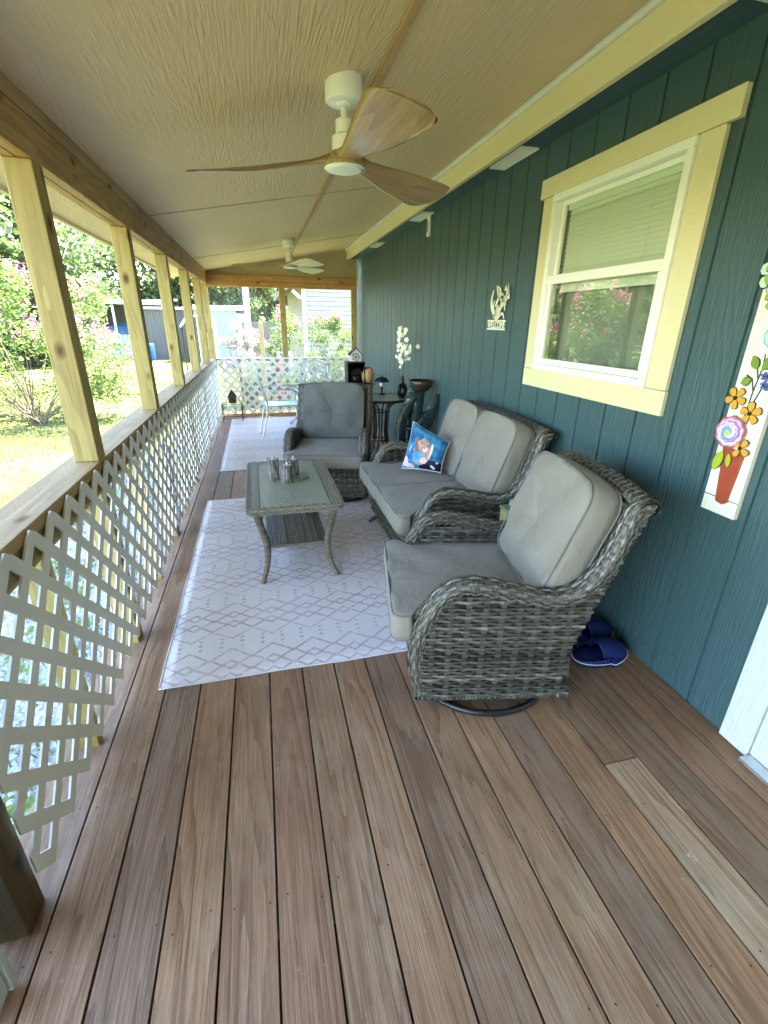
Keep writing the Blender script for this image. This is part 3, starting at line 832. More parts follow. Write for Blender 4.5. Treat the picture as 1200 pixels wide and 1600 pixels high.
def pillow_pts(outline, T, puff, nr=12, tufts=(), wr=.003, seed=0, bandb=.006, puffb=None):
    """outline: list of (a,b); returns verts, faces in (a,b,c)"""
    n = len(outline); ca = sum(p[0] for p in outline)/n; cb = sum(p[1] for p in outline)/n
    vs = []; fs = []; rings = []
    if puffb is None: puffb = puff
    def face_h(a, b_, k, pf):
        h = pf*(1-k**2.4)+.004*(1-k**14)
        for (ta, tb, dp, rr) in tufts:
            d = math.hypot(a-ta, b_-tb); th = math.atan2(b_-tb, a-ta)
            h -= dp*math.exp(-(d/rr)**1.3)*(1+.0*th)
            h -= dp*.16*math.exp(-(d/(rr*2.2))**2)*max(0, math.cos(5*th+seed))**3*min(1, d/(rr*.5))
        h += wr*noise.noise(Vector((a*7+seed, b_*7, seed)))*2*(k**.5)
        return h
    ks = [1-((i/nr)**1.15) for i in range(nr+1)]
    ks = ks[:-1]
    front = []
    for k in reversed(ks):
        ring = []
        for (a, b_) in outline:
            aa = ca+(a-ca)*k; bb = cb+(b_-cb)*k
            ring.append(len(vs)); vs.append((aa, bb, T/2+face_h(aa, bb, k, puff)))
        front.append(ring)
    cen = len(vs); vs.append((ca, cb, T/2+face_h(ca, cb, 0, puff)))
    for i in range(n): fs.append((cen, front[0][i], front[0][(i+1) % n]))
    prev = front[0]
    for r in front[1:]:
        for i in range(n): fs.append((prev[i], r[i], r[(i+1) % n], prev[(i+1) % n]))
        prev = r
    for q in (.75, .5, .25, 0):
        z = -T/2+T*q; bu = bandb*math.sin(PI*q)
        ring = []
        for i, (a, b_) in enumerate(outline):
            a2, b2 = outline[(i+1) % n]; a1, b1 = outline[i-1]
            nx, ny = (b2-b1), -(a2-a1); l = math.hypot(nx, ny) or 1
            w2 = wr*.8*noise.noise(Vector((a*9, b_*9, z*20+seed)))
            ring.append(len(vs)); vs.append((a+nx/l*(bu+w2*math.sin(PI*q)), b_+ny/l*(bu+w2*math.sin(PI*q)), z))
        for i in range(n): fs.append((prev[i], ring[i], ring[(i+1) % n], prev[(i+1) % n]))
        prev = ring
    for k in ks[1:]:
        ring = []
        for (a, b_) in outline:
            aa = ca+(a-ca)*k; bb = cb+(b_-cb)*k
            ring.append(len(vs)); vs.append((aa, bb, -T/2-puffb*(1-k**2.4)))
        for i in range(n): fs.append((prev[i], ring[i], ring[(i+1) % n], prev[(i+1) % n]))
        prev = ring
    cen = len(vs); vs.append((ca, cb, -T/2-puffb))
    for i in range(n): fs.append((cen, prev[(i+1) % n], prev[i]))
    return vs, fs

def rrect(a0, a1, b0, b1, r, n=6, step=.03):
    """ccw rounded rectangle; r = radius or 4 radii (a0b0, a1b0, a1b1, a0b1)"""
    R = r if isinstance(r, (list, tuple)) else [r]*4
    pts = []
    for (cx, cy_, s0), rr in zip(((a0, b0, PI), (a1, b0, 1.5*PI), (a1, b1, 0), (a0, b1, .5*PI)), R):
        sx = 1 if cx == a0 else -1; sy_ = 1 if cy_ == b0 else -1
        ox, oy = cx+sx*rr, cy_+sy_*rr
        for k in range(n+1):
            an = s0+PI/2*k/n; pts.append((ox+rr*math.cos(an), oy+rr*math.sin(an)))
    out = []
    for p, q in zip(pts, pts[1:]+pts[:1]):
        d = math.dist(p, q); k = max(1, int(d/step))
        for i in range(k): out.append((p[0]+(q[0]-p[0])*i/k, p[1]+(q[1]-p[1])*i/k))
    return out

def cushion(name, parent, outline, T, puff, Mx, tufts=(), seed=0, button=True, wr=.004, puffb=None, nr=12):
    vs, fs = pillow_pts(outline, T, puff, nr, tufts, wr, seed, puffb=puffb)
    b = MB(); b.add(vs, fs, M=Mx)
    o = b.build(name, M['fabric'], parent, smooth=True)
    b = MB()
    for zz in (T/2, -T/2):
        b.tube([Mx @ Vector((p[0], p[1], zz)) for p in outline], .0042, 6, closed=True)
    b.build('piping', M['piping'], o, smooth=True)
    if button:
        for (ta, tb, dp, rr) in tufts:
            k = 0
            h = T/2+puff*.75-dp*1.05
            b = MB(); b.lathe([(.011, 0), (.0115, .003), (.008, .006), (.001, .007)], 12, Mx @ Matrix.Translation((ta, tb, h))); b.build('button', M['fabric'], o, smooth=True)
    return o

# side outline of the arm roll (s = depth from the front, z): outer edge
ARM = [(.012, .06), (-.018, .2), (-.020, .33), (.000, .41), (.032, .485), (.084, .566), (.173, .604), (.288, .592), (.407, .563), (.503, .548),
       (.585, .575), (.650, .665), (.690, .775), (.712, .86), (.752, .902), (.800, .895)]
def arm_center(r):
    P = cat_rom([(s, 0, z) for s, z in ARM], 6); out = []
    for i, p in enumerate(P):
        t = (P[min(i+1, len(P)-1)]-P[max(i-1, 0)]).normalized()
        out.append(p+Vector((t.z, 0, -t.x))*r)
    return out
def wicker_seat(name, Wd, label, cat, ncush, group=None, zs=1.0, base='swivel'):
    """faces -X; local x = s-.32, y across, built around its own base centre"""
    root = empty(name, (0, 0, 0), 0, label, cat, group)
    DX = .32; h2 = Wd/2
    X = lambda s: s-DX
    rC = .031
    cen = [Vector((p.x-DX, 0, p.z)) for p in arm_center(rC)]
    cen = cen[::3]+[cen[-1]]
    # zone helpers for the side panel (s range at height z)
    front = lambda z: interp([(.06, .03), (.33, .012), (.42, .03), (.50, .075), (.55, .13)], z)
    rear = lambda z: interp([(.07, .628), (.16, .612), (.30, .603), (.82, .775), (.88, .78)], z)
    innr = lambda z: interp([(.545, .60), (.58, .63), (.665, .675), (.775, .715), (.86, .735)], z)
    z0, z1 = .075, .872
    wk = M['wicker']
    for sgn in (-1, 1):
        yo = sgn*(h2-.012)
        b = MB()
        def S(u, v, yo=yo):
            return Vector((X(-.0+.80*u), yo, z0+(z1-z0)*v))
        def rl(v):
            z = z0+(z1-z0)*v
            a = front(z) if z < .545 else innr(z)
            return max(0, a)/.8, max(a, rear(z))/.8
        fl = -sgn
        sheet(b, S, 20, 40, -.005, fl, 0.0, rl)
        weave(b, S, 50, 12.5, .0038, .86, .0024, (.10, .72), 2, True, rl, fl)
        b.build('side_panel', wk, root)
        # inner face of the side
        b = MB(); yi = sgn*(h2-.066)
        def S2(u, v, yi=yi): return Vector((X(-.0+.80*u), yi, .30+(z1-.30)*v))
        def rl2(v):
            z = .30+(z1-.30)*v
            a = front(z) if z < .545 else innr(z)
            return max(0, a)/.8, max(a, rear(z)-.02)/.8
        sheet(b, S2, 16, 30, -.005, -fl, 0.0, rl2)
        weave(b, S2, 36, 12.5, .0030, .90, .0022, (.08, .6), 2, True, rl2, -fl)
        b.build('inner_side_panel', wk, root)
        # arm roll
        pf, L = path_fn([Vector((c.x, sgn*(h2-.036), c.z)) for c in cen], 4)
        ra = lambda u: interp([(0, .024), (.12, .030), (.3, .040), (.6, .040), (.85, .040), (1, .030)], u)
        rb = lambda u: interp([(0, .024), (.2, .030), (.5, .031), (1, .030)], u)
        TS = tube_surf(pf, ra, rb, Vector((0, 1, 0)))
        b = MB(); sheet(b, TS, 60, 20, -.005, 1, 0.0)
        weave(b, TS, 17, L/.034, .0030, .96, .0022, (.25, .95), 2, True, None, 1)
        # stitching loops along the roll
        k = .03
        while k < .99:
            vals = []
            for q in range(9):
                v = .04+.42*q/8
                for du in (-.0022/L, .0022/L):
                    p = TS(min(1, max(0, k+du*1.4+.010/L*math.sin(q*.8))), v); c = pf(k); vals.append(p+(p-c).normalized()*.0065)
            n0 = len(b.v); b.v.extend([tuple(p) for p in vals])
            for q in range(8): b.f.append((n0+2*q, n0+2*q+1, n0+2*q+3, n0+2*q+2)); b.t.append(.9)
            k += .034/L
        b.build('arm', wk, root)
    # front panel
    b = MB()
    def SF(u, v): return Vector((X(.018-.012*math.sin(PI*v)), -h2+.055+(Wd-.11)*u, .075+.275*v))
    sheet(b, SF, 4, 4, -.005, -1); weave(b, SF, 20, (Wd-.11)/.046, .0038, .86, .0024, (.10, .72), 2, True, None, -1)
    b.build('front_panel', wk, root)
    # back: outside and inside
    def SBo(u, v): return Vector((X(rear(.09+.77*v)+.004), -h2+.03+(Wd-.06)*u, .09+.77*v))
    b = MB(); sheet(b, SBo, 4, 30, -.005, 1); weave(b, SBo, 50, (Wd-.06)/.05, .003, .9, .0022, (.2, .8), 2, True, None, 1)
    b.build('back_panel', wk, root)
    def SBi(u, v): return Vector((X(interp([(.3, .58), (.88, .735)], .35+.52*v)), -h2+.05+(Wd-.1)*u, .35+.52*v))
    b = MB(); sheet(b, SBi, 4, 10, -.005, -1); weave(b, SBi, 34, (Wd-.1)/.05, .003, .9, .0022, (.2, .8), 2, True, None, -1)
    b.build('inner_back_panel', wk, root)
    # top roll, rising a little to the middle
    tp = [Vector((X(.775+.02*math.cos(PI*(q-.5))), -h2+.005+(Wd-.01)*q, .872+.012*math.sin(PI*q))) for q in [i/8 for i in range(9)]]
    pf, L = path_fn(tp, 4)
    TS = tube_surf(pf, .036, .030, Vector((1, 0, 0)))
    b = MB(); sheet(b, TS, 20, 14, -.005, 1); weave(b, TS, 13, L/.034, .0030, .95, .0022, (.25, .9), 2, True, None, 1)
    k = .03
    while k < .98:
        vals = []
        for q in range(9):
            v = q/8
            for du in (-.0022/L, .0022/L):
                p = TS(min(1, max(0, k+du*1.4)), v); c = pf(k); vals.append(p+(p-c).normalized()*.0065)
        n0 = len(b.v); b.v.extend([tuple(p) for p in vals])
        for q in range(8): b.f.append((n0+2*q, n0+2*q+1, n0+2*q+3, n0+2*q+2)); b.t.append(.9)
        k += .034/L
    b.build('top_roll', wk, root)
    # bottom rim with wraps
    b = MB()
    loop = [(X(.02), -h2+.018), (X(.628), -h2+.018), (X(.628), h2-.018), (X(.02), h2-.018)]
    for (xa, ya), (xb, yb) in zip(loop, loop[1:]+loop[:1]):
        d = math.hypot(xb-xa, yb-ya); nn = int(d/.0125); ax = Vector((xb-xa, yb-ya, 0)).normalized()
        for k in range(nn):
            c = Vector((xa, ya, .070))+ax*(k+.5)*d/nn
            Mx = Matrix.Translation(c) @ ax.to_track_quat('Z', 'Y').to_matrix().to_4x4()
            b.lathe([(.010, -.0062), (.0125, -.003), (.0125, .003), (.010, .0062)], 7, Mx, random.uniform(.2, .75), cap=False)
    b.build('bottom_rim', wk, root)
    b = MB(); b.box(X(.03), X(.61), -h2+.03, h2-.03, .30, .325); b.build('seat_deck', M['wickback'], root)
    # small black frame caps
    for sgn in (-1, 1):
        for s0, zc in ((.586, .150), (.712, .700)):
            b = MB(); b.box(X(s0), X(s0+.018), sgn*(h2-.008)-.004, sgn*(h2-.008)+.004, zc, zc+.018); b.build('frame_cap', M['black'], root)
    # base
    if base == 'swivel':
        b = MB()
        ring = [(.305*math.cos(2*PI*k/48), .305*math.sin(2*PI*k/48)-.06, .014) for k in range(48)]
        b.tube(ring, .013, 10, closed=True); root_r = b.build('swivel_ring', M['black'], root, smooth=True)
        b = MB()
        for a in (45, 135, 225, 315):
            c, s_ = math.cos(rad(a)), math.sin(rad(a))
            b.tube([(.30*c, .30*s_-.06, .02), (.14*c, .14*s_, .04), (.03*c, .03*s_, .06)], .011, 8)
        b.lathe([(.05, .04), (.05, .10), (.09, .11), (.09, .13)], 20); b.box(-.17, .17, -.17, .17, .13, .15)
        b.build('swivel_base', M['black'], root, bevel=.002)
    else:
        for sgn in (-1, 1):
            y = sgn*(h2-.17)
            b = MB(); b.tube(cat_rom([(-.36, y, .012), (-.30, y, .05), (-.22, y, .085), (.0, y, .10), (.22, y, .085), (.30, y, .05), (.36, y, .012)], 4), .012, 8)
            b.tube([(-.2, y, .09), (-.2, y*.98, .2)], .011, 8); b.tube([(.2, y, .09), (.2, y*.98, .2)], .011, 8)
            b.build('glider_leg', M['black'], root, smooth=True)
    # cushions
    cw = (Wd-.14)/ncush
    for k in range(ncush):
        ya = -h2+.07+k*cw+.002; yb = ya+cw-.004
        fa = ya-(.045 if k == 0 else 0); fb = yb+(.045 if k == ncush-1 else 0)
        # T-shaped outline: wide nose in front of the arms. a = x, b = y
        xf, xn, xr = X(-.085), X(-.012), X(.56)
        ol = []
        def arc(cx, cy_, r, a0, n=5):
            for q in range(n+1):
                an = rad(a0)+PI/2*q/n; ol.append((cx+r*math.cos(an), cy_+r*math.sin(an)))
        arc(xf+.04, fa+.04, .04, 180)
        if k == 0:
            arc(xn-.015, fa+.015, .015, 270); ol.append((xn, ya))
        arc(xr-.03, ya+.03, .03, 270); arc(xr-.03, yb-.03, .03, 0)
        if k == ncush-1:
            ol.append((xn, yb)); arc(xn-.015, fb-.015, .015, 0)
        arc(xf+.04, fb-.04, .04, 90)
        out = []
        for p, q in zip(ol, ol[1:]+ol[:1]):
            d = math.dist(p, q); kk = max(1, int(d/.03))
            if d < 1e-5: continue
            for i in range(kk): out.append((p[0]+(q[0]-p[0])*i/kk, p[1]+(q[1]-p[1])*i/kk))
        cushion('seat_cushion', root, out, .105, .014, Matrix.Translation((0, 0, .395)), (), k+1, False, .006, puffb=.0)
        # back cushion; a across, b up, c forward
        ang = rad(19.5)
        org = Vector((X(.515), (ya+yb)/2, .455))
        A = Vector((0, -1, 0)); B = Vector((math.sin(ang), 0, math.cos(ang))); C = A.cross(B)
        if C.x > 0: A = -A; C = A.cross(B)
        Mx = Matrix(((A.x, B.x, C.x, org.x), (A.y, B.y, C.y, org.y), (A.z, B.z, C.z, org.z), (0, 0, 0, 1)))
        w2 = (yb-ya)/2
        outl = rrect(-w2, w2, 0.0, .475, [.05, .05, .075, .075], 6, .022)
        # bowed top
        outl = [(a, b_+(.018*(1-(a/w2)**2) if b_ > .3 else 0)) for a, b_ in outl]
        cushion('back_cushion', root, outl, .120, .026, Mx, [(0, .235, .030, .06)], k*3+2, True, .011, puffb=.004, nr=18)
    return root

A = wicker_seat('wicker_swivel_chair', .70, 'grey wicker swivel armchair nearest the camera, side turned to us, blue clogs behind it', 'armchair', 1, 'matching wicker swivel armchairs')
B = copy_tree(A)
B['label'] = 'grey wicker swivel armchair facing us behind the glass topped coffee table'
M['fabdark'] = fabric('darker_back_cushion_fabric', (0.13,0.127,0.112))  # cushion fabric in a darker tone, for this chair's back cushion only
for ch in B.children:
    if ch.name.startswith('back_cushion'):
        ch.data = ch.data.copy(); ch.data.materials[0] = M['fabdark']; ch['label'] = 'darker grey back cushion'
def place(o, x, y, deg): o.location = (x, y, 0); o.rotation_euler = (0, 0, rad(deg))
place(A, 1.318+.32*.98+.35*.2, 1.342-.32*.2+.35*.98, -11.5)
place(B, 1.385, 4.05, 74)
Lv = wicker_seat('wicker_loveseat', 1.17, 'grey wicker loveseat against the blue wall with two seat cushions', 'loveseat', 2, base='glider')
place(Lv, 1.60+.32, 2.25+.585, 0)

# ------------------------------------------------------------------ rugs
def rug(loc, L, Wd, rot, label, seed):
    b = MB(); nx, ny = 30, 46; vs = []; fs = []
    def h(x, y): return .006+.0018*noise.noise(Vector((x*2.2+seed, y*1.3, seed)))+(.0012*math.exp(-((y-(L*.5))/.05)**2))
    edge = lambda t, s_: .006*noise.noise(Vector((t*3, s_, seed)))
    for j in range(ny+1):
        for i in range(nx+1):
            x = Wd*i/nx; y = L*j/ny
            x2 = x+(edge(y, 1) if i in (0, nx) else 0); y2 = y+(edge(x, 5) if j in (0, ny) else 0)
            vs.append((x2, y2, h(x, y)))
    for j in range(ny):
        for i in range(nx):
            a = j*(nx+1)+i; fs.append((a, a+1, a+nx+2, a+nx+1))
    b.add(vs, fs)
    o = b.build('rug', M['rug'], None, smooth=True)
    sf = o.modifiers.new('thick', 'SOLIDIFY'); sf.thickness = .004; sf.offset = -1
    o.location = loc; o.rotation_euler = (0, 0, rot)
    tag(o, label, 'rug', 'pale trellis rugs on the deck')
    b = MB()
    ring = [vs[i] for i in range(nx+1)]+[vs[j*(nx+1)+nx] for j in range(1, ny+1)]+[vs[ny*(nx+1)+i] for i in range(nx-1, -1, -1)]+[vs[j*(nx+1)] for j in range(ny-1, 0, -1)]
    b.tube([(p[0], p[1], p[2]-.001) for p in ring], .0035, 6, closed=True)
    b.build('rug_binding', plain('rug_binding_'+str(seed), (.70, .66, .68), .9, .05), o, smooth=True)
    return o
rug((.318, 1.717, 0), 2.29, 1.53, rad(.3), 'pale rug with pink trellis pattern under the coffee table', 1)
rug((.345, 4.885, 0), 2.86, 1.53, rad(.2), 'pale trellis rug at the far end under the metal chair', 4)

# ------------------------------------------------------------------ coffee table
ct = empty('coffee_table', (.970, 3.0, 0), rad(.6), label='wicker coffee table with glass top and curved legs on the rug', cat='coffee table')
TW, TL_, TZ = .275, .49, .475
wt = M['wicktan']
RW = .072
def strip(b, x0, x1, y0, y1, z, nrow, along):
    if along == 'y':
        S = lambda u, v: Vector((x0+(x1-x0)*v, y0+(y1-y0)*u, z)); nst = (y1-y0)/.020; fl = -1
    else:
        S = lambda u, v: Vector((x0+(x1-x0)*u, y0+(y1-y0)*v, z)); nst = (x1-x0)/.024; fl = 1
    sheet(b, S, 2, 2, -.004, fl, .0); weave(b, S, nrow, nst, .0034, .80, .0022, (.40, .95), 2, False, None, fl)
b = MB(); strip(b, -TW, -TW+RW, -TL_, TL_, TZ-.004, 8, 'y'); strip(b, TW-RW, TW, -TL_, TL_, TZ-.004, 8, 'y')
strip(b, -TW+RW, TW-RW, -TL_, -TL_+.035, TZ-.004, 4, 'x'); strip(b, -TW+RW, TW-RW, TL_-.035, TL_, TZ-.004, 4, 'x')
# rolled edge all round
ol = rrect(-TW, TW, -TL_, TL_, .045, 6, .03)
pf, L = path_fn([Vector((p[0], p[1], TZ-.022)) for p in ol+ol[:1]], 1)
Se = lambda u, v: pf(u)+Vector((pf(u).x*.0, 0, 0))+Vector((0, 0, .020*math.cos(PI*v)))+(Vector((pf(u).x/ TW, pf(u).y/TL_, 0)).normalized()*(.007*math.sin(PI*v)))
sheet(b, Se, 80, 4, -.004, -1, .05); weave(b, Se, 5, L/.024, .002, .9, .0018, (.4, .8), 2, True, None, -1)
b.build('table_top', wt, ct)
b = MB(); b.box(-TW+.012, TW-.012, -TL_+.012, TL_-.012, TZ-.038, TZ-.016); b.build('top_frame', M['bronze'], ct)
b = MB(); b.box(-TW+RW+.004, TW-RW-.004, -TL_+.039, TL_-.039, TZ-.010, TZ-.004); b.build('glass_panel', M['hglass'], ct, bevel=.001)
for sx in (-1, 1):
    for sy_ in (-1, 1):
        P = cat_rom([(sx*(TW-.045), sy_*(TL_-.05), TZ-.03), (sx*(TW-.062), sy_*(TL_-.058), .37), (sx*(TW-.095), sy_*(TL_-.07), .21), (sx*(TW-.085), sy_*(TL_-.045), .09), (sx*(TW-.050), sy_*(TL_+.012), .004)], 8)
        pf, L = path_fn(P, 1)
        sd = Vector((-sy_*sx, 1, 0)).normalized() if False else Vector((1, 0, 0))
        b = MB(); b.tube(P, [interp([(0, .021), (.5, .018), (1, .013)], i/(len(P)-1)) for i in range(len(P))], 10)
        nw = int(L/.011)
        for k in range(nw):     # wrapped strand
            c = pf((k+.5)/nw); t = (pf(min(1, (k+.9)/nw))-pf(max(0, (k+.1)/nw))).normalized()
            Mx = Matrix.Translation(c) @ t.to_track_quat('Z', 'Y').to_matrix().to_4x4() @ Matrix.Rotation(rad(14), 4, 'X')
            r = interp([(0, .0225), (.5, .0195), (1, .0145)], k/nw)
            b.lathe([(r-.002, -.0048), (r+.0012, -.002), (r+.0012, .002), (r-.002, .0048)], 9, Mx, random.uniform(.25, .6), cap=False)
        b.build('leg', wt, ct, smooth=False)
b = MB()
sx0 = TW-.100; sy0 = TL_-.075
S = lambda u, v: Vector((-sx0+2*sx0*v, -sy0+2*sy0*u, .205))
sheet(b, S, 2, 2, -.006, -1, .1); weave(b, S, 22, 2*sy0/.024, .0034, .80, .0022, (.35, .9), 2, False, None, -1)
b.box(-sx0, sx0, -sy0-.006, -sy0+.006, .192, .210, .4); b.box(-sx0, sx0, sy0-.006, sy0+.006, .192, .210, .4)
b.box(-sx0-.006, -sx0+.006, -sy0, sy0, .192, .209, .4); b.box(sx0-.006, sx0+.006, -sy0, sy0, .192, .209, .4)
b.build('shelf', wt, ct)

# bark candles
def barkmat():
    t = NT('candle_bark'); v = t.obj()
    st = t.noise(t.mapping(v, (1, 1, .18)), 90, 4, .7, .6)
    c = t.ramp(st, [(.35, (.04, .033, .028)), (.5, (.17, .15, .13)), (.68, (.55, .53, .50))])
    return t.pbr(c, .8, t.bump(st, 1.0, .006))
M['cbark'] = barkmat()
M['wax'] = plain('candle_wax', (.62, .54, .38), .5, .08)
def candle(x, y, r, h, lean, label, seed):
    c = empty('bark_candle', (x, y, TZ-.003), seed, label, 'candle', 'bark wrapped candles on the coffee table')
    c.rotation_euler = (lean, 0, seed)
    b = MB(); vs = []; fs = []; n, mz = 36, 14
    for j in range(mz+1):
        z = h*j/mz
        for k in range(n):
            a = 2*PI*k/n
            rr = r*(1+.10*noise.noise(Vector((math.cos(a)*4+seed, math.sin(a)*4, z*14)))+.05*math.sin(9*a+z*30+seed))
            zz = z+(.004*noise.noise(Vector((math.cos(a)*3, math.sin(a)*3, seed+9))) if j == mz else 0)
            vs.append((rr*math.cos(a), rr*math.sin(a), zz))
    for j in range(mz):
        for k in range(n): fs.append((j*n+k, j*n+(k+1) % n, (j+1)*n+(k+1) % n, (j+1)*n+k))
    b.add(vs, fs); b.add([vs[mz*n+k] for k in range(n)]+[(vs[mz*n+k][0]*.86, vs[mz*n+k][1]*.86, h-.001) for k in range(n)], [(k, (k+1) % n, n+(k+1) % n, n+k) for k in range(n)])
    b.build('bark', M['cbark'], c)
    b = MB(); b.lathe([(r*.9, h-.03), (r*.88, h-.002), (r*.5, h-.006), (.002, h-.007)], 24); b.build('wax', M['wax'], c, smooth=True)
    b = MB(); b.lathe([(.002, h-.006), (.0065, h+.004), (.006, h+.010), (.001, h+.024)], 10); b.build('flame_tip', M['cream'], c, smooth=True)
candle(.868, 3.035, .036, .145, 0, 'tallest bark wrapped candle, left of the three on the coffee table', .3)
candle(.955, 2.965, .035, .120, 0, 'bark wrapped candle in front, nearest the table glass edge', 1.7)
candle(1.005, 3.115, .033, .115, 0, 'bark wrapped candle partly hidden behind the front one', 2.9)
b = MB(); b.lathe([(.040, 0), (.045, .003), (.044, .009), (.038, .010)], 24, Matrix.Scale(1, 4)); o = b.build('coaster', plain('grey_slate', (.16, .15, .13), .5), None); o.location = (1.055, 3.05, TZ-.003)
tag(o, 'small flat round grey coaster beside the bark candles', 'coaster')

# ------------------------------------------------------------------ throw pillow with painted rabbit
def paint(u, v):
    n = noise.noise(Vector((u*5, v*5, 3)))*.5+noise.noise(Vector((u*13, v*11, 1)))*.3
    c = Vector((.02, .13, .26)).lerp(Vector((.16, .42, .62)), min(1, max(0, .45+n*1.3)))
    if v < .24+.05*n and u > .45: c = Vector((.012, .014, .05))
    if n > .33: c = Vector((.55, .68, .78))
    def ell(cx, cy_, rx, ry, a=0):
        x, y = u-cx, v-cy_; ca, sa = math.cos(a), math.sin(a)
        return ((x*ca+y*sa)/rx)**2+((-x*sa+y*ca)/ry)**2
    j = n*.25
    if ell(.45, .34, .23, .26) < 1+j: c = Vector((.42, .24, .16)).lerp(Vector((.66, .48, .40)), .5+n)          # body
    if ell(.46, .58, .15, .17) < 1+j: c = Vector((.50, .29, .18)).lerp(Vector((.76, .56, .44)), .5+n)          # head
    if ell(.28, .50, .05, .22, .35) < 1+j: c = Vector((.38, .21, .14))                                           # ears
    if ell(.66, .44, .055, .25, -.1) < 1+j: c = Vector((.62, .42, .33)) if u < .665 else Vector((.85, .74, .68))
    if ell(.52, .47, .07, .06) < 1+j: c = Vector((.82, .66, .62))
    if ell(.57, .60, .018, .026) < 1: c = Vector((.02, .012, .01))
    if ell(.40, .62, .014, .022) < 1: c = Vector((.02, .012, .01))
    if ell(.49, .51, .03, .014) < 1: c = Vector((.30, .10, .09))
    if ell(.36, .27, .13, .13) < 1+j: c = Vector((.05, .28, .52)).lerp(Vector((.25, .60, .78)), .5+n)          # blue cup
    if ell(.54, .19, .10, .08) < 1+j: c = Vector((.80, .60, .56))
    if ell(.07, .14, .07, .12, .4) < 1+j*2: c = Vector((.80, .62, .66))
    if ell(.18, .05, .16, .045, -.2) < 1+j*2: c = Vector((.78, .64, .66))
    if ell(.80, .07, .07, .03, -.5) < 1+j: c = Vector((.8, .76, .76))
    return c
tp = empty('throw_pillow', (1.90, 3.02, .49), 0, 'bright blue throw pillow with a painted brown rabbit on the loveseat', 'pillow')
bl_, br_, tr_, tl_ = Vector((1.752, 3.035, .497)), Vector((1.985, 2.885, .497)), Vector((2.066, 2.95, .690)), Vector((1.863, 3.155, .800))
nn_ = (br_-bl_).cross(tl_-bl_).normalized()
if nn_.y > 0: nn_ = -nn_
def pil_side(sgn, G, colored):
    b = MB(); vs = []; fs = []
    for j in range(G+1):
        for i in range(G+1):
            u, v = i/G, j/G
            uu = 2*u-1; vv = 2*v-1
            u2 = .5+.5*uu*(1-.06*(1-vv*vv)); v2 = .5+.5*vv*(1-.06*(1-uu*uu))
            p = bl_.lerp(br_, u2).lerp(tl_.lerp(tr_, u2), v2)
            th = .062*((1-uu**4)*(1-vv**4))**.5+.004*noise.noise(Vector((u*6, v*6, 2)))*(1-uu**2)*(1-vv**2)
            p = p+nn_*(th*sgn)-tp.location
            vs.append(p)
            if colored:
                c = paint(u, v); b.c.append((c.x**1.35, c.y**1.3, c.z**1.25, 1))
    for j in range(G):
        for i in range(G):
            a = j*(G+1)+i; q = (a, a+1, a+G+2, a+G+1); fs.append(q if sgn > 0 else q[::-1])
    b.add(vs, fs); return b
t = NT('painted_pillow_cloth'); at = t.n('ShaderNodeAttribute'); at.attribute_name = 'paint'
M['pilpaint'] = t.pbr(at.outputs['Color'], .6, t.bump(t.noise(t.obj(False), 9, 3), .3, .01), spec=.3)
pil_side(1, 90, True).build('painted_cover', M['pilpaint'], tp, smooth=True)
pil_side(-1, 24, False).build('back_cover', plain('navy_cloth', (.02, .025, .06), .8), tp, smooth=True)
b = MB(); G = 20
ring = []
for k in range(4*G):
    e_, f_ = divmod(k, G); q = f_/G
    u, v = ((q, 0), (1, q), (1-q, 1), (0, 1-q))[e_]
    uu, vv = 2*u-1, 2*v-1
    u2 = .5+.5*uu*(1-.06*(1-vv*vv)); v2 = .5+.5*vv*(1-.06*(1-uu*uu))
    ring.append(bl_.lerp(br_, u2).lerp(tl_.lerp(tr_, u2), v2)-tp.location)
b.tube(ring, .004, 6, closed=True); b.build('piping', plain('white_cord', (.7, .68, .66), .7), tp, smooth=True)

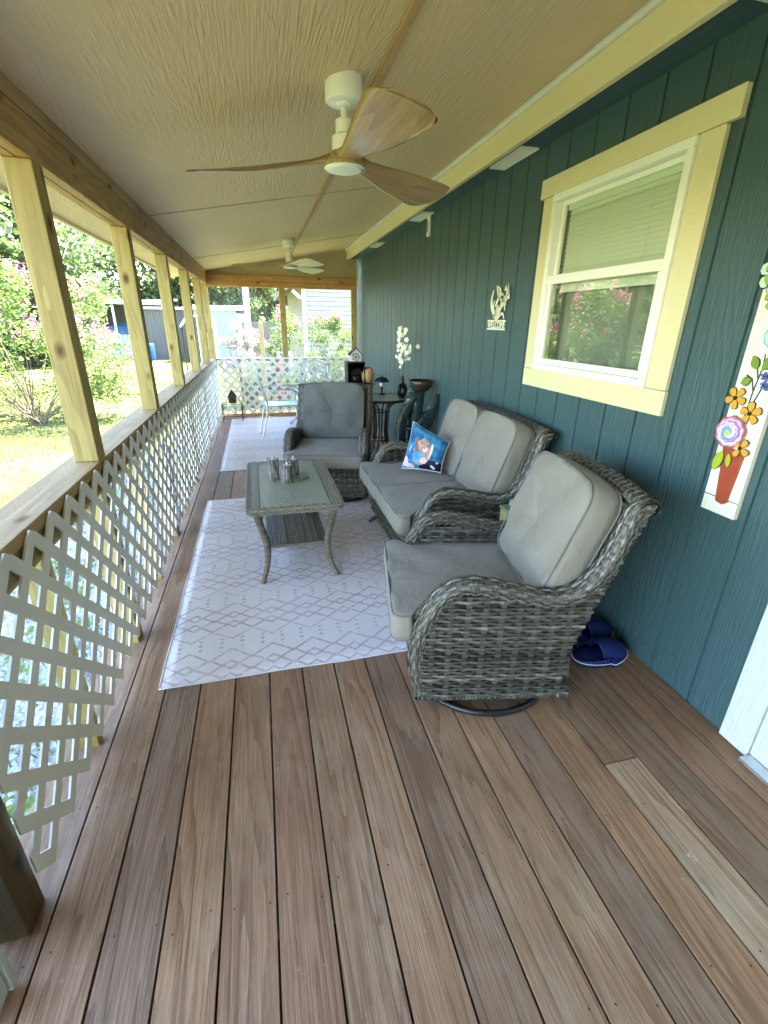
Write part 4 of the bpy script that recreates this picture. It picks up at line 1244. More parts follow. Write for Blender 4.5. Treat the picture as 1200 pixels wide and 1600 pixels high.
# ------------------------------------------------------------------ clogs
def clog(x, y, rot, label):
    r = empty('clog', (x, y, 0), rot, label, 'shoe', 'pair of blue clogs beside the wall')
    ol = []
    for k in range(48):
        a = 2*PI*k/48; cx = math.cos(a); w = .050 if cx > 0 else .040
        xx = .135*cx; yy = w*math.sin(a)*(1-.12*max(0, cx))
        ol.append((xx, (abs(yy)**.9)*(1 if yy > 0 else -1)*1.35*.95))
    b = MB(); vs = []; fs = []
    for z, s_ in ((0.001, .96), (.006, 1.0), (.022, 1.03), (.026, 1.02)):
        for p in ol: vs.append((p[0]*s_, p[1]*s_, z+(.008*(p[0]/.135)**2 if p[0] > 0 else 0)))
    n = 48
    for i in range(3):
        for k in range(n): fs.append((i*n+k, i*n+(k+1) % n, (i+1)*n+(k+1) % n, (i+1)*n+k))
    fs.append(tuple(range(n-1, -1, -1))); fs.append(tuple(range(3*n, 4*n)))
    b.add(vs, fs); b.build('sole', M['rubber'], r, smooth=True)
    b = MB(); b.tube([(p[0]*1.035, p[1]*1.035, .024+(.008*(p[0]/.135)**2 if p[0] > 0 else 0)) for p in ol], .0022, 6, closed=True); b.build('white_stripe', M['white'], r, smooth=True)
    # upper: toe dome open at the heel
    b = MB(); vs = []; fs = []; NU, NV = 22, 14
    for i in range(NU+1):
        t_ = i/NU; xx = .134-.155*t_
        w = interp([(0, .004), (.06, .030), (.2, .052), (.5, .060), (1, .052)], t_); hh = interp([(0, .012), (.08, .032), (.3, .055), (.7, .074), (1, .080)], t_)
        for j in range(NV+1):
            a = PI*j/NV; vs.append((xx-(.018*math.sin(a) if t_ > .9 else 0), w*math.cos(a), .024+hh*math.sin(a)**.8))
    for i in range(NU):
        for j in range(NV):
            a = i*(NV+1)+j; fs.append((a, a+1, a+NV+2, a+NV+1))
    b.add(vs, fs); o = b.build('upper', M['rubber'], r, smooth=True)
    sf = o.modifiers.new('thick', 'SOLIDIFY'); sf.thickness = .004
    b = MB()   # low side wall round the heel
    hp = [p for p in ol if p[0] < .0]
    hp.sort(key=lambda p: math.atan2(p[1], -p[0]))
    vs = [(p[0], p[1], .024) for p in hp]+[(p[0]*.97, p[1]*.95, .052-.02*(abs(p[0])/.135)) for p in hp]
    nn = len(hp); b.add(vs, [(k, k+1, nn+k+1, nn+k) for k in range(nn-1)]); o = b.build('heel_wall', M['rubber'], r, smooth=True)
    sf = o.modifiers.new('thick', 'SOLIDIFY'); sf.thickness = .004
    b = MB()   # vent holes
    for i in range(6):
        for j in range(5):
            t_ = .22+i*.085; a = PI*(.26+.12*j+(.06 if i % 2 else 0))
            xx = .134-.155*t_; w = interp([(0, .004), (.06, .030), (.2, .052), (.5, .060), (1, .052)], t_); hh = interp([(0, .012), (.08, .032), (.3, .055), (.7, .074), (1, .080)], t_)
            p = Vector((xx, (w+.001)*math.cos(a), .0245+(hh+.001)*math.sin(a)**.8)); nrm = Vector((.2, math.cos(a), math.sin(a))).normalized()
            b.lathe([(.0024, -.001), (.0024, .0006)], 6, Matrix.Translation(p) @ nrm.to_track_quat('Z', 'Y').to_matrix().to_4x4())
    b.build('vent_hole', plain('dark_blue_hole', (.002, .004, .05), .7), r)
clog(2.275, 1.470, rad(2), 'blue clog nearer the camera with white sole line')
clog(2.315, 1.615, rad(5), 'blue clog further back, partly behind the other one')

# ------------------------------------------------------------------ tote between loveseat and chair
st_ = empty('storage_box', (2.23, 2.16, 0), 0, 'pale yellow storage box between loveseat and near armchair', 'box')
ym = plain('pale_yellow_board', (.50, .48, .22), .6, .15, 10)
b = MB(); b.box(-.12, .12, -.085, .085, .0, .47); b.build('body', ym, st_, bevel=.006)
b = MB(); b.box(-.125, .125, -.09, .09, .472, .492); b.build('lid', plain('dull_green_board', (.25, .27, .16), .6), st_, bevel=.005)
b = MB(); vs, fs = pillow_pts(rrect(-.10, .10, -.07, .07, .04, 5, .02), .02, .02, 8, (), .01, 3); b.add(vs, fs)
o = b.build('folded_cloth', plain('grey_blue_cloth', (.28, .34, .36), .9, .2, 14, .3), None, smooth=True); o.location = (2.24, 2.16, .512)
tag(o, 'folded grey blue cloth on top of the yellow storage box', 'cloth')

# ------------------------------------------------------------------ round side table, lamp, vase
rt = empty('round_table', (2.07, 4.98, 0), 0, 'round glass topped side table with dark tube legs by the wall', 'table')
b = MB(); b.lathe([(.300, .680), (.322, .680), (.328, .690), (.322, .704), (.306, .704)], 48, cap=False); b.build('table_rim', M['bronze'], rt, smooth=True)
b = MB(); b.lathe([(.0, .694), (.306, .694), (.306, .700), (.0, .700)], 48, cap=False); b.build('glass_top', M['hglass'], rt)
for k in range(4):
    a = PI/4+k*PI/2; c, s_ = math.cos(a), math.sin(a)
    for q in (-.028, .028):
        b = MB(); P = cat_rom([(.20*c-q*s_, .20*s_+q*c, .676), (.10*c-q*s_, .10*s_+q*c, .60), (.075*c-q*s_, .075*s_+q*c, .45), (.075*c-q*s_, .075*s_+q*c, .28), (.12*c-q*s_, .12*s_+q*c, .14), (.27*c-q*s_, .27*s_+q*c, .012)], 5)
        b.tube(P, .0085, 8); b.build('leg', M['bronze'], rt, smooth=True)
for z in (.55, .24):
    b = MB(); b.tube([(.085*math.cos(2*PI*k/24), .085*math.sin(2*PI*k/24), z) for k in range(24)], .007, 8, closed=True); b.build('leg_ring', M['bronze'], rt, smooth=True)
lp = empty('table_lamp', (2.125, 5.17, .702), 0, 'small black mushroom shaped lamp on the round table', 'lamp')
b = MB(); b.lathe([(.045, 0), (.045, .006), (.016, .014), (.012, .03), (.020, .075), (.012, .085)], 24); b.build('lamp_base', M['black'], lp, smooth=True)
b = MB(); b.lathe([(.012, .084), (.024, .10), (.026, .115), (.014, .135), (.006, .14)], 20); b.build('bulb', plain('frosted_glass_bulb', (.75, .68, .5), .25), lp, smooth=True)
b = MB(); b.lathe([(.086, .138), (.083, .150), (.066, .172), (.038, .188), (.006, .195), (.003, .215)], 32, cap=False); o = b.build('lamp_shade', M['black'], lp, smooth=True)
sf = o.modifiers.new('thick', 'SOLIDIFY'); sf.thickness = .002
va = empty('orchid_vase', (2.275, 4.87, .702), 0, 'black bottle vase with a round hole holding white orchids', 'vase')
b = MB()
# ring body with hole, seen from the porch
Mr = Matrix.Translation((0, 0, .078)) @ Matrix.Rotation(rad(35), 4, 'Z') @ Matrix.Rotation(rad(90), 4, 'X')
vs = []; fs = []
for i in range(36):
    a = 2*PI*i/36; rc = .052
    for k in range(12):
        q = 2*PI*k/12; rr = rc+.028*math.cos(q)
        vs.append(Mr @ Vector((rr*math.cos(a), rr*math.sin(a)*1.05, .024*math.sin(q))))
for i in range(36):
    for k in range(12):
        fs.append((i*12+k, ((i+1) % 36)*12+k, ((i+1) % 36)*12+(k+1) % 12, i*12+(k+1) % 12))
b.add(vs, fs); b.lathe([(.02, .135), (.018, .16), (.016, .215), (.019, .225)], 18); b.lathe([(.04, 0), (.04, .006), (.022, .014)], 20)
b.build('vase_body', M['black'], va, smooth=True)
b = MB(); stem = cat_rom([(0, 0, .15), (.002, -.002, .35), (-.01, .01, .5), (.0, -.01, .62), (-.03, -.01, .71)], 6); b.tube(stem, .0032, 6)
b.tube(cat_rom([(0, 0, .3), (.02, -.04, .46), (.04, -.10, .57), (.05, -.16, .60)], 5), .0026, 6); b.build('stem', M['bark'], va, smooth=True)
b = MB()
def orchid(b, c, r, d):
    d = Vector(d).normalized(); q = d.to_track_quat('Z', 'Y').to_matrix().to_4x4()
    for k in range(5):
        a = 2*PI*k/5+random.random()*.4; vs = []
        for (x, y, z) in ((0, 0, 0), (.45, -.38, .1), (.95, -.28, -.02), (1.1, 0, -.12), (.95, .28, -.02), (.45, .38, .1)):
            vs.append(Matrix.Translation(c) @ q @ Matrix.Rotation(a, 4, 'Z') @ Vector((x*r, y*r*1.25, z*r)))
        b.add(vs, [(0, 1, 2, 3), (0, 3, 4, 5)])
for k in range(40):
    t_ = random.random()
    if k < 19: c = Vector((.02, -.05, .50))+Vector((random.gauss(0, .04), random.gauss(0, .075), random.gauss(0, .055)))
    elif k < 30: c = Vector((-.02, .01, .63))+Vector((random.gauss(0, .02), random.gauss(0, .025), random.gauss(0, .04)))
    else: c = Vector((-.01, .02, .38))+Vector((random.gauss(0, .018), random.gauss(0, .02), random.gauss(0, .04)))
    b = MB(); orchid(b, c, random.uniform(.017, .027), (-1+random.gauss(0, .4), -.8+random.gauss(0, .5), random.gauss(.2, .4))); b.build('orchid_bloom', M['cream'], va)

# ------------------------------------------------------------------ fountain with crescent fins
fo = empty('fountain', (2.27, 4.36, 0), 0, 'dark teal sculpted fountain with crescent fins and a bowl on top', 'fountain')
b = MB(); b.lathe([(.03, .835), (.07, .845), (.105, .885), (.118, .935), (.112, .945), (.098, .915), (.06, .885), (.0, .88)], 36, Matrix.Translation((.04, 0, 0))); b.build('bowl', M['bowl'], fo, smooth=True)
b = MB(); b.lathe([(.135, 0), (.145, .03), (.12, .07), (.085, .2), (.07, .45), (.072, .70), (.082, .84)], 28); b.build('column', M['fount'], fo, smooth=True)
def fin(pts_out, pts_in, y0, th, name):
    A_ = cat_rom([(p[0], 0, p[1]) for p in pts_out], 6); B_ = cat_rom([(p[0], 0, p[1]) for p in pts_in], 6)
    b = MB(); n = len(A_); vs = []
    for k in range(n):
        t_ = k/(n-1); yy = y0+.03*math.sin(PI*t_)
        for P_, yo in ((A_[k], yy), (B_[k], yy), (B_[k], yy+th), (A_[k], yy+th)): vs.append((P_.x, yo, P_.z))
    fs = []
    for k in range(n-1):
        for q in range(4): fs.append((k*4+q, k*4+(q+1) % 4, (k+1)*4+(q+1) % 4, (k+1)*4+q))
    fs += [(3, 2, 1, 0), tuple((n-1)*4+q for q in range(4))]
    b.add(vs, fs); b.build(name, M['fount'], fo, smooth=True, bevel=.004)
fin([(-.05, .80), (-.14, .68), (-.18, .50), (-.17, .28), (-.10, .05)], [(-.02, .80), (-.08, .66), (-.11, .50), (-.10, .30), (-.02, .05)], -.10, .14, 'left_fin')
fin([(.15, .84), (.12, .72), (.02, .60), (-.04, .46), (-.03, .30), (.05, .05)], [(.17, .83), (.17, .66), (.10, .50), (.06, .40), (.07, .25), (.16, .05)], -.16, .09, 'right_fin')
for z, r in ((.52, .085), (.30, .11)):
    b = MB(); b.lathe([(.02, z-.05), (r*.8, z-.03), (r, z), (r*.93, z), (r*.6, z-.02), (.0, z-.025)], 24, Matrix.Translation((-.05, -.08, 0))); b.build('basin', M['fount'], fo, smooth=True)

# ------------------------------------------------------------------ jar stand, black box, bird house behind chair
js = empty('plant_stand', (2.0, 5.32, 0), 0, 'thin dark plant stand behind the far armchair holding the tan jar', 'stand')
b = MB(); b.lathe([(.0, .800), (.085, .800), (.095, .808), (.0, .808)], 28, cap=False); b.build('stand_top', M['bronze'], js)
for k in range(3):
    a = 2*PI*k/3+.5; c, s_ = math.cos(a), math.sin(a)
    b = MB(); b.tube(cat_rom([(.075*c, .075*s_, .80), (.045*c, .045*s_, .6), (.05*c, .05*s_, .3), (.12*c, .12*s_, .008)], 6), .006, 8); b.build('leg', M['bronze'], js, smooth=True)
b = MB(); b.lathe([(.035, 0), (.058, .02), (.071, .07), (.070, .12), (.055, .16), (.040, .172), (.036, .160), (.05, .12), (.0, .10)], 28); o = b.build('ceramic_jar', M['tan'], None, smooth=True); o.location = (2.0, 5.32, .809)
tag(o, 'round tan ceramic jar on the thin dark stand', 'jar')
bc = empty('black_cabinet', (1.86, 5.36, 0), 0, 'black open fronted box table behind the far armchair', 'cabinet')
b = MB()
for a0, a1 in ((-.10, -.088), (.088, .10)): b.box(a0, a1, -.1, .1, .82, 1.03)
b.box(-.10, .10, -.1, .1, 1.0305, 1.045); b.box(-.10, .10, -.1, .1, .805, .819); b.box(-.088, .088, .085, .1, .82, 1.03)
b.build('box', M['blackm'], bc, bevel=.002)
b = MB()
hp = [(.088, .105), (-.088, .105)]
arcp = [(.07*math.cos(PI*k/16), .0+.09*math.sin(PI*k/16)) for k in range(17)]
for k in range(16):
    (xa, za), (xb, zb) = arcp[k], arcp[k+1]
    b.add([(xa, -.101, .90+za), (xb, -.101, .90+zb), (xb*1.25, -.101, 1.0299), (xa*1.25, -.101, 1.0299)], [(0, 1, 2, 3), (3, 2, 1, 0)])
b.build('arched_front', M['fount'], bc)
for sx in (-1, 1):
    for sy_ in (-1, 1):
        b = MB(); b.box(sx*.09-.01, sx*.09+.01, sy_*.09-.01, sy_*.09+.01, .0, .804); b.build('leg', M['blackm'], bc)
b = MB(); b.lathe([(.03, 0), (.05, .03), (.045, .07), (.02, .08)], 18); o = b.build('dark_pot', M['bowl'], None, smooth=True); o.location = (1.86, 5.34, .82); tag(o, 'small dark pot inside the black open box', 'pot')
def birdhouse(name, loc, w, d, h, rh, wall, roof, face, label, hole=.018, chimney=False):
    r = empty(name, loc, 0, label, 'birdhouse')
    b = MB(); pts = [(-w/2, 0), (w/2, 0), (w/2, h), (0, h+rh), (-w/2, h)]
    b.prism([(p[0], p[1]) for p in pts], d, M=Matrix.Translation((0, d/2, 0)) @ Matrix.Rotation(rad(90), 4, 'X')); b.build('walls', wall, r, bevel=.002)
    for s_ in (-1, 1):
        ang = math.atan2(rh, w/2); L_ = math.hypot(rh, w/2)+.018
        b = MB(); b.box(0, L_, -d/2-.012, d/2+.012, .0, .006)
        b.build('roof_panel', roof, r).matrix_basis = Matrix.Translation((0, 0, h+rh+.001)) @ (Matrix.Rotation(ang, 4, 'Y') if s_ > 0 else Matrix.Rotation(PI, 4, 'Z') @ Matrix.Rotation(ang, 4, 'Y'))
    b = MB(); b.lathe([(hole, 0), (hole, .003)], 18, Matrix.Translation((0, -d/2-.001, h*.62)) @ Matrix.Rotation(rad(90), 4, 'X')); b.build('entry_hole', M['black'], r)
    if face:
        b = MB(); P = []
        for k in range(40):
            a = 2*PI*k/40; rr = .034*(1+.22*math.cos(5*a)); P.append((rr*math.cos(a), -d/2-.003, h*.62+rr*math.sin(a)))
        b.tube(P, .0035, 6, closed=True); b.build('flower_outline', M['blackm'], r)
    else:
        b = MB(); b.tube([(0, -d/2, h*.3), (0, -d/2-.03, h*.3)], .004, 6); b.build('perch', roof, r)
    if chimney:
        b = MB(); b.lathe([(.004, 0), (.006, .02), (.003, .03), (.009, .045), (.003, .06), (.001, .08)], 8, Matrix.Translation((0, 0, h+rh))); b.build('finial', roof, r)
    return r
birdhouse('birdhouse', (1.862, 5.34, 1.046), .125, .10, .075, .062, plain('white_birdhouse', (.66, .64, .58), .6), M['blackm'], True, 'white birdhouse with a flower outline standing on the black box', .012)

# ------------------------------------------------------------------ metal plant rack with brown birdhouse, far left
pr = empty('wire_rack', (.36, 7.62, 0), 0, 'low brown wire plant rack in the far left corner', 'rack')
b = MB()
for x in (-.145, .145):
    for y in (-.09, .09): b.tube([(x, y, 0), (x, y, .27)], .006, 6)
b.build('legs', M['bronze'], pr)
b = MB()
for z in (.265, .05):
    b.tube([(-.145, -.09, z), (.145, -.09, z), (.145, .09, z), (-.145, .09, z)], .005, 6, closed=True)
    for k in range(7): b.tube([(-.12+.04*k, -.09, z), (-.12+.04*k, .09, z)], .003, 5)
b.build('wire_shelf', M['bronze'], pr)
b = MB()
for k in range(3):
    cx = -.097+.097*k
    b.tube([(cx+.045*math.cos(2*PI*q/18), -.092, .155+.075*math.sin(2*PI*q/18)) for q in range(18)], .003, 5, closed=True)
b.build('scroll', M['bronze'], pr)
birdhouse('brown_birdhouse', (.375, 7.62, .272), .11, .09, .11, .085, plain('brown_birdhouse_wood', (.07, .035, .02), .7), M['bronze'], False, 'small dark brown birdhouse with a finial on the wire rack', .014, True)

# ------------------------------------------------------------------ patio chair and glass table at the far end
def patio_chair(loc, rot, label):
    r = empty('metal_patio_chair', loc, rot, label, 'chair', 'silver metal patio chairs at the far end')
    m_ = M['silver']
    for s_ in (-1, 1):
        y = s_*.22
        b = MB(); b.tube([(.21, y, .44), (.225, y, .22), (.235, y, .004)], .011, 8); b.build('front_leg', m_, r, smooth=True)
        b = MB(); b.tube(cat_rom([(-.30, y, .004), (-.24, y, .25), (-.20, y, .44), (-.24, y, .62), (-.30, y*.95, .84)], 6), .011, 8); b.build('rear_leg', m_, r, smooth=True)
        b = MB(); b.tube(cat_rom([(-.245, y, .62), (-.1, y*1.1, .645), (.12, y*1.1, .64), (.2, y, .56), (.21, y, .44)], 6), .010, 8); b.build('armrest', m_, r, smooth=True)
    b = MB(); b.tube(rrect(-.21, .22, -.22, .22, .04, 5, .05) and [(p[0], p[1], .44) for p in rrect(-.21, .22, -.22, .22, .04, 5, .05)], .010, 8, closed=True)
    b.box(-.20, .21, -.21, .21, .437, .441); b.build('seat', m_, r, smooth=False)
    b = MB(); b.tube(cat_rom([(-.30, -.21, .83), (-.315, -.12, .875), (-.32, 0, .885), (-.315, .12, .875), (-.30, .21, .83)], 5), .010, 8)
    for k in range(5):
        y = -.14+.07*k; b.tube([(-.215, y, .50), (-.31, y, .87)], .004, 6)
    b.tube([(-.215, -.215, .50), (-.215, .215, .50)], .006, 6)
    b.build('backrest', m_, r, smooth=True)
    return r
pc = patio_chair((1.07, 6.38, 0), rad(4), 'silver metal patio chair facing the glass table, left of the far armchair')
c2_ = copy_tree(pc); c2_.location = (1.62, 7.35, 0); c2_.rotation_euler = (0, 0, rad(-95)); c2_['label'] = 'silver metal patio chair behind the glass dining table by the far lattice'
gt = empty('glass_dining_table', (1.60, 6.72, 0), 0, 'rectangular clear glass patio table with silver crossed legs', 'table')
b = MB(); b.prism(rrect(-.58, .55, -.55, .55, .04, 5), .006, M=Matrix.Translation((0, 0, .70))); b.build('glass_top', M['tglass'], gt)
b = MB(); b.tube([(p[0], p[1], .696) for p in rrect(-.575, .545, -.545, .545, .04, 5)], .008, 6, closed=True); b.build('table_rim', M['silver'], gt, smooth=True)
for s_ in (-1, 1):
    for q in (-1, 1):
        b = MB(); b.tube([(q*.40, s_*.45, .69), (-q*.40, s_*.45, .01)], .016, 8); b.build('crossed_leg', M['silver'], gt, smooth=True)

# ------------------------------------------------------------------ things on the wall
th = empty('wall_sensor', (2.459, 4.72, 2.19), 0, 'slim white gadget with a dark slot high on the blue wall', 'sensor')
b = MB(); b.box(-.024, 0, -.032, .032, 0, .165); b.build('case', M['vinyl'], th, bevel=.008, seg=3)
b = MB(); b.box(-.0265, -.0245, -.010, .010, .035, .13); b.build('slot', M['black'], th, bevel=.0008)
# painted board with metal flowers
WX = 2.459
ab = empty('flower_wall_board', (WX, 1.247, .81), 0, 'tall narrow white board with metal flowers in a clay pot hung on the wall', 'wall art')
def yz(y, z): return (y-1.247, z-.81)
def plaque(name, pts, x0, x1, mat, parent=ab, bevel=0):
    """flat shape on the wall from world (y,z) outline, between depths x0 (wall side) and x1 in front of the wall"""
    b = MB(); P = [yz(*p) for p in pts]; n = len(P)
    vs = [(-x0, p[0], p[1]) for p in P]+[(-x1, p[0], p[1]) for p in P]
    fs = [tuple(range(n)), tuple(range(2*n-1, n-1, -1))]+[(i, n+i, n+(i+1) % n, (i+1) % n) for i in range(n)]
    b.add(vs, fs); o = b.build(name, mat, parent, bevel=bevel)
    bm = bmesh.new(); bm.from_mesh(o.data); bmesh.ops.recalc_face_normals(bm, faces=bm.faces); bm.to_mesh(o.data); bm.free(); return o
bw = emboss('board_white_paint', (.78, .76, .64), 2, .5, .3)
for k in range(4):
    y0 = 1.1795+k*.0342; plaque('plank', [(y0+.0006, .81), (y0+.0336, .81), (y0+.0336, 1.80), (y0+.0006, 1.80)], .004, .022, bw, bevel=.001)
plaque('backing', [(1.181, .812), (1.314, .812), (1.314, 1.798), (1.181, 1.798)], .0, .0035, plain('raw_pine', (.5, .33, .16), .6))
plaque('base_stripe', [(1.181, .868), (1.3145, .868), (1.3145, .871), (1.181, .871)], .0222, .0228, M['black'])
pot = plain('terracotta_paint', (.33, .055, .025), .45, .35, 25, .2)
plaque('clay_pot', [(1.292, 1.052), (1.204, 1.052), (1.207, 1.020), (1.217, .862), (1.236, .850), (1.262, .856), (1.272, .93), (1.284, 1.02)], .024, .030, pot, bevel=.002)
orange = plain('orange_enamel', (.62, .30, .035), .35, .3, 40); lime = plain('lime_enamel', (.34, .42, .03), .35, .3, 40); green = plain('leaf_enamel', (.17, .27, .03), .35, .3, 40); dk = M['black']
blue = plain('blue_enamel', (.10, .14, .45), .35, .3, 40); turq = plain('turquoise_enamel', (.16, .50, .45), .35, .3, 40)
def petals(cy_, cz_, r, n, mat, d, a0=0.0, pw=.5, name='flower'):
    for k in range(n):
        a = a0+2*PI*k/n; P = []; Q = []
        for (u, w) in ((.12, .06), (.5, pw*.55), (.85, pw*.62), (1.0, pw*.3), (1.0, -pw*.3), (.85, -pw*.62), (.5, -pw*.55), (.12, -.06)):
            P.append((cy_+r*(u*math.cos(a)-w*math.sin(a)), cz_+r*(u*math.sin(a)+w*math.cos(a))))
            Q.append((cy_+r*((u*1.05+.0)*math.cos(a)-w*1.18*math.sin(a)), cz_+r*((u*1.05)*math.sin(a)+w*1.18*math.cos(a))))
        plaque(name+'_outline', Q, d-.0015, d-.0004, dk); plaque(name+'_petal', P, d, d+.002, mat)
    plaque(name+'_centre', [(cy_+r*.2*math.cos(q), cz_+r*.2*math.sin(q)) for q in [2*PI*k/10 for k in range(10)]], d+.0025, d+.005, dk)
def leafp(y0, z0, y1, z1, w, mat, d=.026):
    v = Vector((y1-y0, z1-z0)); n = Vector((-v.y, v.x)).normalized()*w
    def sh(s_): return [(y0, z0)]+[(y0+v.x*t_+n.x*s_*math.sin(PI*t_)**.8, z0+v.y*t_+n.y*s_*math.sin(PI*t_)**.8) for t_ in (.2, .4, .6, .8)]+[(y1, z1)]+[(y0+v.x*t_-n.x*s_*math.sin(PI*t_)**.8, z0+v.y*t_-n.y*s_*math.sin(PI*t_)**.8) for t_ in (.8, .6, .4, .2)]
    plaque('leaf_outline', sh(1.25), d-.0015, d-.0004, dk); plaque('leaf', sh(1), d, d+.002, mat)
def stemp(pts, w=.0022, d=.0235):
    b = MB(); b.tube([(-d, *yz(*p)) for p in [(q.x, q.y) for q in [Vector((a, c, 0)) for a, c in pts]]], w, 6); b.build('stem', dk, ab)
stemp([(1.243, 1.06), (1.250, 1.16), (1.247, 1.25), (1.238, 1.33), (1.243, 1.37)]); stemp([(1.247, 1.25), (1.262, 1.29), (1.285, 1.300)]); stemp([(1.243, 1.29), (1.262, 1.34), (1.279, 1.36)])
stemp([(1.245, 1.18), (1.222, 1.26), (1.205, 1.32)]); stemp([(1.262, 1.05), (1.285, 1.0), (1.302, .985)])
leafp(1.262, 1.290, 1.296, 1.270, .013, green); leafp(1.252, 1.320, 1.279, 1.362, .013, green); leafp(1.238, 1.318, 1.205, 1.372, .014, green)
leafp(1.284, 1.040, 1.303, .962, .017, lime, .031); leafp(1.258, 1.035, 1.250, .985, .010, lime, .032)
petals(1.296, 1.222, .037, 5, orange, .028, .9); petals(1.229, 1.180, .037, 5, orange, .029, .2); petals(1.222, 1.062, .033, 4, orange, .034, .5)
for (q, w) in ((1.216, 1.275), (1.206, 1.300), (1.222, 1.302), (1.202, 1.270)): petals(q, w, .013, 5, blue, .026, .3, .5, 'blue_floret')
# rose disc with rings
def disc(cy_, cz_, r, mats_, d, wav=.05, name='rose', lobes=9):
    for k, mt in enumerate(mats_):
        rr = r*(1-k/len(mats_)*.92); oy = .10*r*math.sin(k*1.9)*k/len(mats_); oz = .10*r*math.cos(k*1.9)*k/len(mats_)
        plaque(name+'_ring', [(cy_+oy+rr*(1+wav*math.sin(lobes*q+k))*math.cos(q), cz_+oz+rr*(1+wav*math.sin(lobes*q+k))*math.sin(q)) for q in [2*PI*j/40 for j in range(40)]], d+k*.0012, d+k*.0012+.001, mt)
pk = [plain('rose_'+n_, c_, .35, .3, 60) for n_, c_ in (('copper', (.30, .10, .07)), ('pink', (.62, .22, .50)), ('white', (.80, .70, .76)), ('mauve', (.42, .15, .55)), ('lilac', (.62, .50, .80)), ('blue', (.16, .25, .62)), ('pale', (.75, .78, .88)), ('blue2', (.20, .34, .66)), ('lime', (.45, .65, .12)))]
disc(1.276, 1.108, .056, pk, .034)
disc(1.222, 1.425, .040, [turq, plain('pale_turquoise', (.55, .74, .68), .35), turq, blue, plain('cream_enamel', (.7, .7, .55), .4)], .028, .04, 'turquoise_rose')
petals(1.262, 1.535, .034, 4, lime, .028, .4, .7, 'green_flower')
petals(1.268, 1.612, .066, 8, plain('mint_tin', (.50, .66, .55), .35), .030, .2, .42, 'star_flower'); petals(1.268, 1.612, .045, 5, lime, .036, .5, .6, 'green_flower')
disc(1.268, 1.612, .018, [pot, orange, dk], .042, .05, 'flower_eye')
petals(1.225, 1.71, .04, 5, orange, .028, .4)

# welcome sign with humming bird
sg = empty('welcome_sign', (2.457, 3.19, 1.41), 0, 'cream cut out WELCOME sign with hummingbird and flowers on the blue wall', 'sign')
def sgp(name, pts, closed=False, w=.004):
    b = MB(); b.tube([(-.012, p[0]-3.19, p[1]-1.41) for p in pts], w, 6, closed=closed, flat=1); return b
def sshape(b, pts):
    P = [(p[0]-3.19, p[1]-1.41) for p in pts]; n = len(P)
    b.add([(-.009, *p) for p in P]+[(-.013, *p) for p in P], [tuple(range(n)), tuple(range(2*n-1, n-1, -1))]+[(i, n+i, n+(i+1) % n, (i+1) % n) for i in range(n)])
def blade(b, pts, w):
    P = cat_rom([(p[0], p[1], 0) for p in pts], 6); n = len(P); L_ = []; R_ = []
    for i, p in enumerate(P):
        t_ = (P[min(i+1, n-1)]-P[max(i-1, 0)]).normalized(); nr = Vector((-t_.y, t_.x, 0)); ww = w*math.sin(PI*min(1, (i+.6)/n))**.7
        L_.append((p.x+nr.x*ww, p.y+nr.y*ww)); R_.append((p.x-nr.x*ww, p.y-nr.y*ww))
    sshape(b, L_+R_[::-1])
b = MB()
for z0, z1 in ((1.410, 1.420), (1.466, 1.474)): sshape(b, [(3.052, z0), (3.318, z0), (3.318, z1), (3.052, z1)])
b.build('name_bar', M['signw'], sg)
cu = bpy.data.curves.new('welcome_text', 'FONT'); cu.body = 'WELCOME'; cu.size = .058; cu.extrude = .002; cu.align_x = 'CENTER'; cu.space_character = 1.0; cu.offset = .0012
tmp = bpy.data.objects.new('tmp_text', cu); COL.objects.link(tmp)
bpy.context.view_layer.update()
me = bpy.data.meshes.new_from_object(tmp.evaluated_get(bpy.context.evaluated_depsgraph_get()))
bpy.data.objects.remove(tmp)
wx = [v.co.x for v in me.vertices]; k_ = .262/(max(wx)-min(wx)); hy = [v.co.y for v in me.vertices]; k2_ = .0455/(max(hy)-min(hy))
cx_ = (max(wx)+min(wx))/2; my = min(hy)
for v in me.vertices: v.co = ( -.011-v.co.z, 3.185-3.19-(v.co.x-cx_)*k_, .0105+(v.co.y-my)*k2_)
me.materials.append(M['signw']); to = bpy.data.objects.new('lettering', me); COL.objects.link(to); to.parent = sg
b = MB()
blade(b, [(3.20, 1.475), (3.262, 1.54), (3.285, 1.60), (3.262, 1.665)], .012); blade(b, [(3.19, 1.475), (3.235, 1.53), (3.25, 1.57), (3.235, 1.60)], .008)
blade(b, [(3.18, 1.475), (3.14, 1.545), (3.10, 1.57), (3.075, 1.53)], .008); blade(b, [(3.175, 1.475), (3.13, 1.51), (3.10, 1.51), (3.075, 1.48)], .008)
blade(b, [(3.185, 1.475), (3.165, 1.54), (3.10, 1.60), (3.055, 1.66), (3.07, 1.70)], .004); blade(b, [(3.185, 1.475), (3.20, 1.53), (3.19, 1.57)], .006); blade(b, [(3.185, 1.50), (3.175, 1.545), (3.18, 1.57)], .005)
blade(b, [(3.15, 1.56), (3.12, 1.60), (3.11, 1.575)], .006)
for (y, z, s_) in ((3.062, 1.665, 1), (3.09, 1.68, .8), (3.045, 1.63, .9), (3.075, 1.612, .7), (3.10, 1.60, .7), (3.085, 1.585, .7), (3.205, 1.525, .8), (3.225, 1.51, .7)):
    for q in (-.7, -.25, .25, .7):
        blade(b, [(y, z+.012*s_), (y+q*.015*s_, z-.01*s_), (y+q*.022*s_, z-.034*s_)], .0045*s_)
b.build('stems_and_flowers', M['signw'], sg)
b = MB()
